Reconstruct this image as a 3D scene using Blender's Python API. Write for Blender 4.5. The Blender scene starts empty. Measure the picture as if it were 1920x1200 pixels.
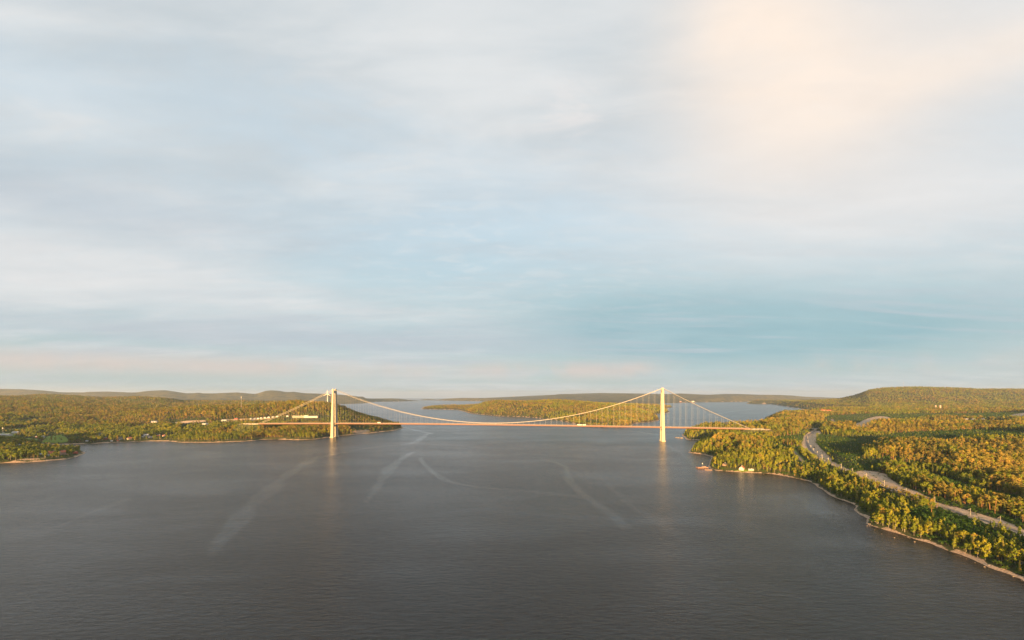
import bpy, math, random
import numpy as np

# ------------------------------------------------------------------ camera, sky, sun, exposure
F = 900.0            # focal length in pixels of the 1920 wide frame
Y0 = 740.0           # eye level row
H = 161.0            # camera height above the sea
RE = 6.371e6         # the earth is round: everything drops by d^2 / 2R
SUN_AZ = math.radians(15.5)   # heading of the light, clockwise from +Y
SUN_EL = math.radians(4.3)

scene = bpy.context.scene
COL = scene.collection
cam_d = bpy.data.cameras.new('camera')
cam = bpy.data.objects.new('camera', cam_d)
COL.objects.link(cam)
cam.location = (0, 0, H)
cam.rotation_euler = (math.radians(90), 0, 0)
cam_d.sensor_width = 36.0
cam_d.lens = 36.0 * F / 1920.0
cam_d.shift_y = (Y0 - 600.0) / 1920.0
cam_d.clip_start = 1.0
cam_d.clip_end = 150000.0
scene.camera = cam

scene.render.engine = 'CYCLES'
scene.cycles.use_denoising = True
scene.cycles.max_bounces = 6
scene.cycles.diffuse_bounces = 2
scene.cycles.glossy_bounces = 3
scene.cycles.transmission_bounces = 3
scene.cycles.volume_bounces = 1
scene.cycles.sample_clamp_indirect = 6.0
vs = scene.view_settings
vs.view_transform = 'Standard'
vs.look = 'None'
vs.gamma = 1.0
vs.use_curve_mapping = False
vs.exposure = 2.25

# ---- node helpers
class NT:
    def __init__(self, tree):
        self.t = tree
    def n(self, kind, **kw):
        nd = self.t.nodes.new(kind)
        for k, v in kw.items():
            setattr(nd, k, v)
        return nd
    def set(self, sock, v):
        if isinstance(v, bpy.types.NodeSocket):
            self.t.links.new(v, sock)
        else:
            sock.default_value = v
    def math(self, op, a, b=None, c=None, clamp=False):
        nd = self.n('ShaderNodeMath', operation=op)
        nd.use_clamp = clamp
        for i, v in enumerate((a, b, c)):
            if v is not None:
                self.set(nd.inputs[i], v)
        return nd.outputs[0]
    def vmath(self, op, a, b=None):
        nd = self.n('ShaderNodeVectorMath', operation=op)
        self.set(nd.inputs[0], a)
        if b is not None:
            self.set(nd.inputs[1], b)
        return nd.outputs[0]
    def mix(self, f, a, b, blend='MIX'):
        nd = self.n('ShaderNodeMix', data_type='RGBA', blend_type=blend)
        self.set(nd.inputs[0], f)
        for s, v in ((nd.inputs[6], a), (nd.inputs[7], b)):
            if isinstance(v, tuple) and len(v) == 3:
                v = v + (1.0,)
            self.set(s, v)
        return nd.outputs[2]
    def noise(self, vec, scale, detail=4.0, rough=0.55, dist=0.0):
        nd = self.n('ShaderNodeTexNoise')
        self.set(nd.inputs['Vector'], vec)
        nd.inputs['Scale'].default_value = scale
        nd.inputs['Detail'].default_value = detail
        nd.inputs['Roughness'].default_value = rough
        nd.inputs['Distortion'].default_value = dist
        return nd.outputs['Fac']
    def ramp(self, f, lo, hi):
        nd = self.n('ShaderNodeMapRange', interpolation_type='SMOOTHSTEP')
        self.set(nd.inputs[0], f)
        nd.inputs[1].default_value = lo
        nd.inputs[2].default_value = hi
        return nd.outputs[0]

# ---- sky: clear air behind a thin broken sheet of cloud
world = bpy.data.worlds.new('World')
scene.world = world
world.use_nodes = True
world.node_tree.nodes.clear()
w = NT(world.node_tree)
out = w.n('ShaderNodeOutputWorld')
bg = w.n('ShaderNodeBackground')
sky = w.n('ShaderNodeTexSky', sky_type='NISHITA')
sky.sun_disc = False
sky.sun_elevation = SUN_EL
sky.sun_rotation = SUN_AZ + math.pi
sky.altitude = 160
tc = w.n('ShaderNodeTexCoord')
sep = w.n('ShaderNodeSeparateXYZ')
w.set(sep.inputs[0], tc.outputs['Generated'])
sx, sy, sz = sep.outputs
az = w.math('ARCTAN2', sx, sy)
el = w.math('ARCSINE', sz)
zz = w.math('ADD', w.math('MAXIMUM', sz, 0.0), 0.10)
comb = w.n('ShaderNodeCombineXYZ')
w.set(comb.inputs[0], w.math('DIVIDE', sx, zz))
w.set(comb.inputs[1], w.math('DIVIDE', sy, zz))
plane = comb.outputs[0]
def rot(vec, ang, sxx, syy, off=(0, 0, 0)):
    m = w.n('ShaderNodeMapping')
    w.set(m.inputs['Vector'], vec)
    m.inputs['Rotation'].default_value = (0, 0, ang)
    m.inputs['Scale'].default_value = (sxx, syy, 1)
    m.inputs['Location'].default_value = off
    return m.outputs[0]
n_big = w.noise(rot(plane, 0.35, 0.45, 0.8, (3.1, 1.7, 0)), 1.0, 5, 0.5, 0.6)
n_mid = w.noise(rot(plane, 0.5, 0.8, 1.9, (7.3, 2.2, 0)), 1.3, 6, 0.55, 0.5)
n_fine = w.noise(rot(plane, -0.3, 2.0, 4.5, (1.2, 9.1, 0)), 1.6, 7, 0.6, 0.8)
tex_b = w.noise(rot(plane, 0.15, 0.5, 1.6, (4.4, 3.9, 0)), 1.1, 6, 0.58, 0.7)
def gauss(a0, e0, wa, we):
    a0, e0, wa, we = map(math.radians, (a0, e0, wa, we))
    da = w.math('DIVIDE', w.math('SUBTRACT', az, a0), wa)
    de = w.math('DIVIDE', w.math('SUBTRACT', el, e0), we)
    q = w.math('ADD', w.math('MULTIPLY', da, da), w.math('MULTIPLY', de, de))
    return w.math('EXPONENT', w.math('MULTIPLY', q, -1.0))
SKY_S = 0.212
def c3(r, g, b):      # picture colour to sky radiance
    f = lambda v: ((v / 255.0 + 0.055) / 1.055) ** 2.4 if v > 10 else v / 255.0 / 12.92
    return tuple(f(v) * SKY_S for v in (r, g, b))
blue = w.mix(w.ramp(el, 0.03, 0.42), c3(162, 193, 204), c3(200, 217, 228))
clear = w.mix(0.10, blue, w.vmath('MULTIPLY', sky.outputs[0], (0.09, 0.09, 0.09)))
cloud = w.mix(w.ramp(n_mid, 0.30, 0.70), c3(198, 208, 214), c3(225, 228, 229))
mask = w.math('ADD', w.math('MULTIPLY', w.ramp(n_big, 0.26, 0.62), 0.70), w.math('MULTIPLY', w.ramp(n_fine, 0.42, 0.68), 0.28))
mask = w.math('ADD', mask, w.math('MULTIPLY', w.ramp(el, 0.25, 0.62), 0.5), clamp=True)
g_teal = w.math('ADD', w.math('MULTIPLY', gauss(29, 6.3, 18, 3.8), 1.0), w.math('MULTIPLY', gauss(-38, 1.7, 26, 1.5), 0.9))
g_teal = w.math('ADD', g_teal, w.math('MULTIPLY', gauss(-8, 19, 22, 7), 0.45))
mask = w.math('MULTIPLY', mask, w.math('SUBTRACT', 1.0, w.math('MINIMUM', g_teal, 0.95)))
col = w.mix(mask, clear, cloud)
teal = w.math('MULTIPLY', w.math('ADD', gauss(17, 8.6, 17, 4.6), gauss(33, 6.2, 21, 3.6), clamp=True), w.math('ADD', 0.45, w.math('MULTIPLY', n_mid, 0.8)), clamp=True)
col = w.mix(w.math('MULTIPLY', teal, 0.95), col, c3(150, 188, 198))
greyst = w.math('MULTIPLY', w.ramp(w.noise(rot(plane, 0.42, 0.5, 2.6, (5.5, 0.7, 0)), 0.9, 6, 0.6, 0.9), 0.50, 0.68), w.ramp(el, 0.62, 0.1))
col = w.mix(w.math('MULTIPLY', greyst, 0.6), col, c3(190, 202, 210))
g_band = w.math('ADD', w.math('MULTIPLY', gauss(-22, 6.3, 30, 1.8), 0.75), w.math('MULTIPLY', gauss(-44, 16.5, 22, 2.6), 0.55))
g_band = w.math('MULTIPLY', g_band, w.math('ADD', 0.4, w.math('MULTIPLY', tex_b, 0.9)), clamp=True)
col = w.mix(g_band, col, c3(184, 195, 206))
g_white = w.math('ADD', w.math('MULTIPLY', gauss(-46, 10.8, 24, 3.2), 0.75), w.math('MULTIPLY', gauss(40, 17.5, 22, 5.5), 0.70), clamp=True)
g_white = w.math('MULTIPLY', g_white, w.math('ADD', 0.55, w.math('MULTIPLY', n_mid, 0.9)), clamp=True)
col = w.mix(g_white, col, c3(231, 231, 231))
g_pale = w.math('MULTIPLY', gauss(32, 26, 15, 8), 0.85)
col = w.mix(g_pale, col, c3(240, 233, 227))
g_cream = w.math('ADD', w.math('ADD', gauss(26, 34, 8, 6), gauss(32, 27, 8, 5)), w.math('MULTIPLY', gauss(43, 26.5, 9, 2.0), 0.6), clamp=True)
g_cream = w.math('MULTIPLY', g_cream, w.math('ADD', 0.65, w.math('MULTIPLY', w.ramp(n_mid, 0.3, 0.65), 0.45)), clamp=True)
col = w.mix(g_cream, col, c3(255, 239, 224))
band = w.math('EXPONENT', w.math('MULTIPLY', w.math('POWER', w.math('DIVIDE', w.math('SUBTRACT', el, 0.050), 0.018), 2.0), -1.0))
band = w.math('MULTIPLY', band, w.ramp(w.noise(rot(tc.outputs['Generated'], 0, 1.5, 1.5, (0.4, 0.2, 0)), 2.2, 5, 0.6, 0.7), 0.34, 0.58))
col = w.mix(w.math('MULTIPLY', band, 0.9), col, c3(216, 206, 200))
puff = w.math('MULTIPLY', w.ramp(w.noise(rot(plane, 0.3, 3.2, 5.0, (3.3, 6.1, 0)), 1.6, 6, 0.6, 0.4), 0.50, 0.66), w.math('ADD', gauss(-9, 19, 13, 8), w.math('MULTIPLY', gauss(10, 14, 14, 6), 0.6)), clamp=True)
col = w.mix(w.math('MULTIPLY', puff, 0.28), col, c3(228, 231, 232))
wisp = w.math('MULTIPLY', w.ramp(w.noise(rot(plane, -0.5, 1.6, 3.6, (0.3, 2.1, 0)), 1.4, 7, 0.62, 0.9), 0.40, 0.62), gauss(8.5, 31, 8, 3.6))
col = w.mix(w.math('MULTIPLY', wisp, 0.75), col, c3(236, 232, 230))
tex = w.noise(rot(plane, 0.5, 3.0, 5.5, (2.7, 4.4, 0)), 1.5, 9, 0.68, 0.5)
tex2 = w.noise(rot(plane, 0.2, 1.1, 2.4, (8.7, 1.4, 0)), 1.2, 8, 0.62, 0.9)
tv = w.math('ADD', 0.905, w.math('ADD', w.math('MULTIPLY', tex, 0.08), w.math('MULTIPLY', tex2, 0.115)))
tcol = w.n('ShaderNodeCombineXYZ')
for k_ in range(3): w.set(tcol.inputs[k_], tv)
col = w.vmath('MULTIPLY', col, tcol.outputs[0])
w.set(bg.inputs['Color'], col)
bg.inputs['Strength'].default_value = 1.0
w.set(out.inputs['Surface'], bg.outputs[0])

# ---- the low sun behind the camera
sun_d = bpy.data.lights.new('sun', 'SUN')
sun_d.energy = 5.0
sun_d.angle = math.radians(0.6)
sun_d.color = (1.0, 0.57, 0.20)
sun = bpy.data.objects.new('sun', sun_d)
COL.objects.link(sun)
sun.rotation_euler = (math.radians(90) - SUN_EL, 0, -SUN_AZ)   # -Z axis tilted to +Y, turned to the heading
sun.location = (-300, -600, 400)

# ------------------------------------------------------------------ helpers
rng = np.random.default_rng(7)
random.seed(7)

def curv(x, y):
    return (np.asarray(x) ** 2 + np.asarray(y) ** 2) / (2 * RE)

def P(px, py, z=0.0):
    """pixel of the photograph to a point of the plan at altitude z"""
    k = (py - Y0) / F
    q = 1 + ((px - 960.0) / F) ** 2
    disc = k * k - 2 * (H - z) * q / RE
    Y = RE / q * (k - math.sqrt(disc)) if disc > 0 else 45000.0
    return ((px - 960.0) / F * Y, Y)

def to_px(x, y, zalt):
    zw = zalt - curv(x, y)
    return 960 + x / y * F, Y0 - (zw - H) / y * F

_perm = np.random.default_rng(3).random((256, 256))
def vnoise(x, y):
    xi = np.floor(x).astype(np.int64); yi = np.floor(y).astype(np.int64)
    fx = x - xi; fy = y - yi
    fx = fx * fx * (3 - 2 * fx); fy = fy * fy * (3 - 2 * fy)
    g = lambda a, b: _perm[a & 255, b & 255]
    a = g(xi, yi) * (1 - fx) + g(xi + 1, yi) * fx
    b = g(xi, yi + 1) * (1 - fx) + g(xi + 1, yi + 1) * fx
    return a * (1 - fy) + b * fy
def fbm(x, y, s, oct=4):
    v = 0; a = 0.5; x = x / s; y = y / s
    for i in range(oct):
        v = v + a * (vnoise(x + 17.3 * i, y - 9.1 * i) * 2 - 1); a *= 0.5; x = x * 2.03; y = y * 2.03
    return v

def sdf(poly, x, y):
    """signed distance to a closed polygon, positive inside"""
    x = np.asarray(x, float).ravel(); y = np.asarray(y, float).ravel()
    out = np.empty(x.size)
    for s in range(0, x.size, 40000):
        out[s:s + 40000] = _sdf(poly, x[s:s + 40000], y[s:s + 40000])
    return out
def _sdf(poly, x, y):
    d2 = np.full(x.size, 1e18); ins = np.zeros(x.size, bool)
    n = len(poly)
    for i in range(n):
        ax, ay = poly[i]; bx, by = poly[(i + 1) % n]
        ex, ey = bx - ax, by - ay
        L = ex * ex + ey * ey + 1e-9
        t = np.clip(((x - ax) * ex + (y - ay) * ey) / L, 0, 1)
        d2 = np.minimum(d2, (x - ax - t * ex) ** 2 + (y - ay - t * ey) ** 2)
        c = ((ay > y) != (by > y))
        if ey != 0:
            ins ^= c & (x < ex * (y - ay) / ey + ax)
    d = np.sqrt(d2)
    return np.where(ins, d, -d)

def near_line(pts, x, y):
    """distance to a polyline of (x, y, z) and the z along it"""
    x = np.asarray(x, float).ravel(); y = np.asarray(y, float).ravel()
    d2 = np.full(x.size, 1e18); zz = np.zeros(x.size); side = np.zeros(x.size)
    for (ax, ay, az_), (bx, by, bz) in zip(pts[:-1], pts[1:]):
        ex, ey = bx - ax, by - ay
        L = ex * ex + ey * ey + 1e-9
        t = np.clip(((x - ax) * ex + (y - ay) * ey) / L, 0, 1)
        q = (x - ax - t * ex) ** 2 + (y - ay - t * ey) ** 2
        m = q < d2
        d2 = np.where(m, q, d2); zz = np.where(m, az_ + (bz - az_) * t, zz)
        side = np.where(m, np.sign(ex * (y - ay) - ey * (x - ax)), side)
    return np.sqrt(d2), zz, side

def smooth_line(pts, step=12.0):
    """Catmull-Rom through points of any dimension"""
    p = np.array(pts, float); res = []
    for i in range(len(p) - 1):
        p0 = p[max(i - 1, 0)]; p1 = p[i]; p2 = p[i + 1]; p3 = p[min(i + 2, len(p) - 1)]
        n = max(2, int(np.linalg.norm(p2 - p1) / step))
        for k in range(n):
            t = k / n
            res.append(0.5 * ((2 * p1) + (-p0 + p2) * t + (2 * p0 - 5 * p1 + 4 * p2 - p3) * t * t + (-p0 + 3 * p1 - 3 * p2 + p3) * t ** 3))
    res.append(p[-1])
    return [tuple(r) for r in res]

# ---- mesh building
class MB:
    def __init__(self):
        self.v = []; self.f = []
    def box(self, cx, cy, cz, sx, sy, sz, top=1.0, rz=0.0):
        """box centred in x, y standing on cz; the top may be smaller"""
        b = len(self.v); c, s = math.cos(rz), math.sin(rz)
        for z, k in ((cz, 1.0), (cz + sz, top)):
            for ax, ay in ((-1, -1), (1, -1), (1, 1), (-1, 1)):
                x, y = ax * sx / 2 * k, ay * sy / 2 * k
                self.v.append((cx + x * c - y * s, cy + x * s + y * c, z))
        self.f += [tuple(b + i for i in q) for q in ((0, 3, 2, 1), (4, 5, 6, 7), (0, 1, 5, 4), (1, 2, 6, 5), (2, 3, 7, 6), (3, 0, 4, 7))]
        return self
    def loft(self, rings, close=True):
        b = len(self.v); n = len(rings[0])
        for r in rings:
            self.v += [tuple(p) for p in r]
        for i in range(len(rings) - 1):
            for j in range(n):
                a = b + i * n + j; c = b + i * n + (j + 1) % n
                self.f.append((a, c, c + n, a + n))
        if close:
            self.f.append(tuple(b + j for j in reversed(range(n))))
            self.f.append(tuple(b + (len(rings) - 1) * n + j for j in range(n)))
        return self
    def tube(self, pts, r, n=6, r2=None):
        pts = [np.array(p, float) for p in pts]; rings = []
        for i, p in enumerate(pts):
            d = pts[min(i + 1, len(pts) - 1)] - pts[max(i - 1, 0)]
            d /= np.linalg.norm(d) + 1e-9
            u = np.cross(d, (0, 0, 1.0)) if abs(d[2]) < 0.95 else np.cross(d, (1.0, 0, 0))
            u /= np.linalg.norm(u); v = np.cross(d, u)
            rr = r if r2 is None else r + (r2 - r) * i / (len(pts) - 1)
            rings.append([p + rr * (math.cos(2 * math.pi * k / n) * u - math.sin(2 * math.pi * k / n) * v) for k in range(n)])
        return self.loft(rings)
    def gable(self, cx, cy, cz, sx, sy, h, over=0.5, th=0.25):
        """pitched roof slabs, ridge along x"""
        hx, hy = sx / 2 + over, sy / 2 + over
        drop = h * over / (sy / 2)
        for s in (-1, 1):
            lo = [(cx - hx, cy + s * hy, cz - drop), (cx + hx, cy + s * hy, cz - drop), (cx + hx, cy, cz + h), (cx - hx, cy, cz + h)]
            hi = [(x, y, z + th) for x, y, z in lo]
            b = len(self.v); self.v += lo + hi
            fs = [(0, 3, 2, 1), (4, 5, 6, 7), (0, 1, 5, 4), (1, 2, 6, 5), (2, 3, 7, 6), (3, 0, 4, 7)]
            self.f += [tuple(b + i for i in (q if s < 0 else q[::-1])) for q in fs]
        return self
    def gable_body(self, cx, cy, cz, sx, sy, h, g):
        x0, x1, y0, y1 = cx - sx / 2, cx + sx / 2, cy - sy / 2, cy + sy / 2
        b = len(self.v)
        self.v += [(x0, y0, cz), (x1, y0, cz), (x1, y1, cz), (x0, y1, cz), (x0, y0, cz + h), (x1, y0, cz + h), (x1, y1, cz + h), (x0, y1, cz + h), (x0, cy, cz + h + g), (x1, cy, cz + h + g)]
        self.f += [tuple(b + i for i in q) for q in ((0, 1, 5, 4), (2, 3, 7, 6), (1, 2, 6, 9, 5), (3, 0, 4, 8, 7), (4, 5, 9, 8), (6, 7, 8, 9), (0, 3, 2, 1))]
        return self
    def mesh(self, name):
        me = bpy.data.meshes.new(name)
        me.from_pydata(self.v, [], self.f)
        me.update()
        return me
    def build(self, name, mat, parent=None, smooth=False, loc=None):
        me = self.mesh(name)
        me.materials.append(mat)
        if smooth:
            me.polygons.foreach_set('use_smooth', [True] * len(me.polygons))
        return link(name, me, parent, loc)

def link(name, data, parent=None, loc=None):
    o = bpy.data.objects.new(name, data)
    COL.objects.link(o)
    if parent is not None:
        o.parent = parent
    if loc is not None:
        o.location = loc
    return o
def tag(o, label, cat=None, group=None, kind=None):
    o['label'] = label
    if cat: o['category'] = cat
    if group: o['group'] = group
    if kind: o['kind'] = kind
    return o
def thing(name, loc, label, cat, group=None, rz=0.0):
    o = link(name, None, None, loc)
    o.rotation_euler.z = rz
    return tag(o, label, cat, group)
def np_mesh(name, verts, quads, attrs=None, smooth=True):
    me = bpy.data.meshes.new(name)
    nv, nq = len(verts), len(quads)
    me.vertices.add(nv)
    me.vertices.foreach_set('co', np.asarray(verts, np.float32).ravel())
    k = quads.shape[1]
    me.loops.add(nq * k)
    me.loops.foreach_set('vertex_index', np.asarray(quads, np.int32).ravel())
    me.polygons.add(nq)
    me.polygons.foreach_set('loop_start', np.arange(0, nq * k, k, dtype=np.int32))
    me.polygons.foreach_set('use_smooth', np.full(nq, smooth))
    for an, (tp, dat) in (attrs or {}).items():
        a = me.attributes.new(an, tp, 'POINT')
        a.data.foreach_set('value' if tp in ('FLOAT', 'INT') else 'vector', np.asarray(dat).ravel())
    me.update(); me.validate()
    return me

# ------------------------------------------------------------------ materials
def mat(name, colr, rough=0.8, var=0.15, scale=0.5, metal=0.0, bump=0.0, dirt=None):
    m = bpy.data.materials.new(name)
    m.use_nodes = True
    t = NT(m.node_tree)
    b = m.node_tree.nodes['Principled BSDF']
    geo = t.n('ShaderNodeNewGeometry')
    n1 = t.noise(geo.outputs['Position'], scale, 5, 0.6)
    lo = tuple(c * (1 - var) for c in colr); hi = tuple(min(1, c * (1 + var)) for c in colr)
    cc = t.mix(t.ramp(n1, 0.3, 0.7), lo, hi)
    if dirt:
        cc = t.mix(t.math('MULTIPLY', t.ramp(t.noise(t.vmath('MULTIPLY', geo.outputs['Position'], (1, 1, 0.15)), 0.35, 5, 0.65), 0.5, 0.75), 0.6), cc, dirt)
    t.set(b.inputs['Base Color'], cc)
    b.inputs['Roughness'].default_value = rough
    b.inputs['Metallic'].default_value = metal
    if bump:
        bp = t.n('ShaderNodeBump'); bp.inputs['Strength'].default_value = bump
        t.set(bp.inputs['Height'], n1); t.set(b.inputs['Normal'], bp.outputs[0])
    return m

M = {}
M['concrete'] = mat('concrete', (0.345, 0.315, 0.25), 0.85, 0.07, 0.05, dirt=(0.24, 0.225, 0.18))
M['steel'] = mat('sun_tinted_steel', (0.31, 0.175, 0.125), 0.5, 0.06, 0.1)  # grey girder paint; the orange-red of the low sun is put into its colour
M['cable'] = mat('cable_paint', (0.32, 0.295, 0.26), 0.55, 0.05, 0.2)
M['hanger'] = mat('hanger_paint', (0.52, 0.49, 0.45), 0.5, 0.05, 0.2)
M['asphalt'] = mat('asphalt', (0.06, 0.06, 0.06), 0.9, 0.2, 0.6)
M['paint_white'] = mat('white_paint', (0.50, 0.49, 0.47), 0.6, 0.05, 0.4)
M['plaster'] = mat('white_plaster', (0.40, 0.385, 0.36), 0.85, 0.07, 0.3)
M['cream'] = mat('cream_boards', (0.28, 0.25, 0.20), 0.8, 0.07, 0.4)
M['falu'] = mat('red_boards', (0.30, 0.06, 0.035), 0.85, 0.15, 0.5)
M['peach'] = mat('peach_boards', (0.36, 0.24, 0.18), 0.8, 0.1, 0.5)
M['tile'] = mat('clay_tile', (0.36, 0.10, 0.05), 0.85, 0.2, 1.2)
M['dark_roof'] = mat('dark_roof', (0.07, 0.065, 0.065), 0.8, 0.2, 0.8)
M['grey_roof'] = mat('grey_sheet_roof', (0.32, 0.33, 0.34), 0.5, 0.1, 0.3)
M['glass'] = mat('window_glass', (0.05, 0.06, 0.07), 0.08, 0.1, 0.4)
M['timber'] = mat('weathered_timber', (0.24, 0.17, 0.125), 0.85, 0.25, 0.9)
M['galv'] = mat('galvanised_steel', (0.30, 0.28, 0.26), 0.45, 0.1, 0.6, 0.2)
M['rail'] = mat('rail_steel', (0.22, 0.17, 0.14), 0.4, 0.1, 0.6, 0.4)
M['ballast'] = mat('track_ballast', (0.19, 0.145, 0.115), 0.95, 0.25, 1.5)
M['rock'] = mat('shore_rock', (0.23, 0.18, 0.14), 0.9, 0.3, 0.6, bump=0.5)
M['tyre'] = mat('tyre_rubber', (0.02, 0.02, 0.02), 0.9, 0.1, 1)
M['rust'] = mat('rust_red_paint', (0.22, 0.10, 0.065), 0.7, 0.3, 0.6)
M['car_silver'] = mat('silver_car_paint', (0.55, 0.55, 0.56), 0.3, 0.03, 1)
M['car_blue'] = mat('dark_car_paint', (0.08, 0.10, 0.16), 0.3, 0.03, 1)
M['bark'] = mat('grey_bark', (0.22, 0.18, 0.14), 0.95, 0.35, 1.5)
M['birch_bark'] = mat('birch_bark', (0.26, 0.23, 0.19), 0.9, 0.4, 2.5)
M['pine_bark'] = mat('pine_bark', (0.30, 0.15, 0.08), 0.95, 0.3, 1.2)

def leaf_mat(name, c_lo, c_mid, c_hi, trans=0.14):
    m = bpy.data.materials.new(name); m.use_nodes = True
    m.node_tree.nodes.clear()
    t = NT(m.node_tree)
    o = t.n('ShaderNodeOutputMaterial')
    oi = t.n('ShaderNodeObjectInfo'); geo = t.n('ShaderNodeNewGeometry')
    r = oi.outputs['Random']
    stand = t.noise(geo.outputs['Position'], 0.012, 3, 0.5)
    f = t.math('ADD', t.math('MULTIPLY', r, 0.65), t.math('MULTIPLY', t.ramp(stand, 0.35, 0.65), 0.35))
    cc = t.mix(t.ramp(f, 0.0, 0.55), c_lo, c_mid)
    cc = t.mix(t.ramp(f, 0.55, 1.0), cc, c_hi)
    leaf = t.noise(geo.outputs['Position'], 1.3, 2, 0.6)
    cc = t.mix(t.math('MULTIPLY', t.ramp(leaf, 0.3, 0.7), 0.35), cc, tuple(c * 0.55 for c in c_mid))
    d = t.n('ShaderNodeBsdfDiffuse'); tr = t.n('ShaderNodeBsdfTranslucent'); mx = t.n('ShaderNodeMixShader')
    t.set(d.inputs[0], cc); t.set(tr.inputs[0], cc); mx.inputs[0].default_value = trans
    t.set(mx.inputs[1], d.outputs[0]); t.set(mx.inputs[2], tr.outputs[0])
    t.set(o.inputs[0], mx.outputs[0])
    return m
M['leaf'] = leaf_mat('broad_leaves', (0.050, 0.100, 0.018), (0.175, 0.205, 0.023), (0.32, 0.285, 0.032))
M['needle'] = leaf_mat('pine_needles', (0.065, 0.085, 0.024), (0.205, 0.175, 0.036), (0.36, 0.25, 0.052), 0.12)
M['spruce'] = leaf_mat('spruce_needles', (0.035, 0.055, 0.018), (0.095, 0.105, 0.026), (0.21, 0.175, 0.040), 0.1)
M['scrub'] = leaf_mat('bush_leaves', (0.030, 0.070, 0.016), (0.045, 0.095, 0.020), (0.075, 0.120, 0.024))  # green kept extra dark so the brush looks shaded even when lit

def ground_mat(name, far=False):
    m = bpy.data.materials.new(name); m.use_nodes = True
    t = NT(m.node_tree); b = m.node_tree.nodes['Principled BSDF']
    geo = t.n('ShaderNodeNewGeometry'); pos = geo.outputs['Position']
    def attr(nm):
        a = t.n('ShaderNodeAttribute'); a.attribute_name = nm; return a.outputs['Fac']
    n1 = t.noise(pos, 0.09, 6, 0.65); n2 = t.noise(pos, 0.6, 4, 0.6); n3 = t.noise(pos, 0.006, 4, 0.6)
    base = t.mix(t.ramp(n1, 0.3, 0.7), (0.030, 0.042, 0.016), (0.075, 0.075, 0.026))
    if far:
        base = t.mix(t.ramp(t.noise(pos, 0.006, 9, 0.78), 0.38, 0.62), (0.025, 0.038, 0.018), (0.16, 0.125, 0.05))
        base = t.mix(t.math('MULTIPLY', t.ramp(n3, 0.5, 0.7), 0.5), base, (0.055, 0.075, 0.028))
    rock = t.mix(t.ramp(n2, 0.3, 0.7), (0.22, 0.155, 0.11), (0.54, 0.385, 0.265))
    rock = t.mix(t.ramp(n1, 0.55, 0.75), rock, (0.15, 0.125, 0.09))
    gravel = t.mix(t.ramp(n2, 0.3, 0.7), (0.33, 0.235, 0.16), (0.54, 0.40, 0.28))
    gravel = t.mix(t.math('MULTIPLY', t.ramp(n1, 0.5, 0.7), 0.7), gravel, (0.11, 0.12, 0.05))
    grass = t.mix(t.ramp(n1, 0.35, 0.7), (0.105, 0.165, 0.020), (0.155, 0.205, 0.03))
    wob = t.math('MULTIPLY', t.math('SUBTRACT', t.math('ADD', t.math('MULTIPLY', n1, 0.6), t.math('MULTIPLY', n2, 0.4)), 0.5), 1.5)
    def use(nm): return t.ramp(t.math('ADD', attr(nm), wob), 0.4, 0.6)
    c = t.mix(use('grass'), base, grass)
    c = t.mix(use('gravel'), c, gravel)
    c = t.mix(use('rock'), c, rock)
    t.set(b.inputs['Base Color'], c); b.inputs['Roughness'].default_value = 0.95
    b.inputs['Specular IOR Level'].default_value = 0.1
    bp = t.n('ShaderNodeBump'); bp.inputs['Strength'].default_value = 0.6; bp.inputs['Distance'].default_value = 22.0 if far else 0.8
    t.set(bp.inputs['Height'], t.noise(pos, 0.012, 8, 0.7) if far else n2); t.set(b.inputs['Normal'], bp.outputs[0])
    return m
M['ground'] = ground_mat('forest_floor')
M['ground_far'] = ground_mat('far_forest', True)

# ------------------------------------------------------------------ the lie of the land
def pts(lst):
    return [P(x, y) for x, y in lst]

# bridge axis
TL = ((627 - 960) / F * 1820.0, 1820.0)
TR = ((1242 - 960) / F * 1673.0, 1673.0)
AX = np.array([TR[0] - TL[0], TR[1] - TL[1]]); SPAN = float(np.linalg.norm(AX)); AX /= SPAN
TX = np.array([-AX[1], AX[0]])           # across the bridge, away from the camera
MID = np.array([(TL[0] + TR[0]) / 2, (TL[1] + TR[1]) / 2])
HS = SPAN / 2
_pf = np.polyfit([-915, -605, -82, 454, 605, 880], [50.6, 52.8, 55.0, 50.6, 48.8, 46.8], 3)
def deck_z(s):
    s = np.clip(s, -1000, 950)
    return float(np.polyval(_pf, s)) if np.isscalar(s) else np.polyval(_pf, s)
def bp_(s, t=0.0):
    return MID + AX * s + TX * t
def on_axis(s0, s1, n=20):
    return [(*bp_(s), deck_z(s)) for s in np.linspace(s0, s1, n)]

rail_px = [(2150, 1075, 11), (2020, 1033, 11), (1920, 1000, 11.5), (1870, 983, 12), (1814, 967, 12), (1748, 944, 12.5), (1695, 927, 13), (1654, 911, 13.5), (1621, 897, 14), (1595, 887, 14.5),
           (1574, 877.5, 15), (1550, 866, 15.5), (1535, 857, 16), (1523, 847, 17), (1515, 836, 18), (1512, 826, 19), (1514, 818, 20.5), (1523, 811.5, 22), (1534, 805, 23), (1560, 797, 25)]
RAIL = smooth_line([(*P(x, y, z), z) for x, y, z in rail_px], 10)

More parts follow.
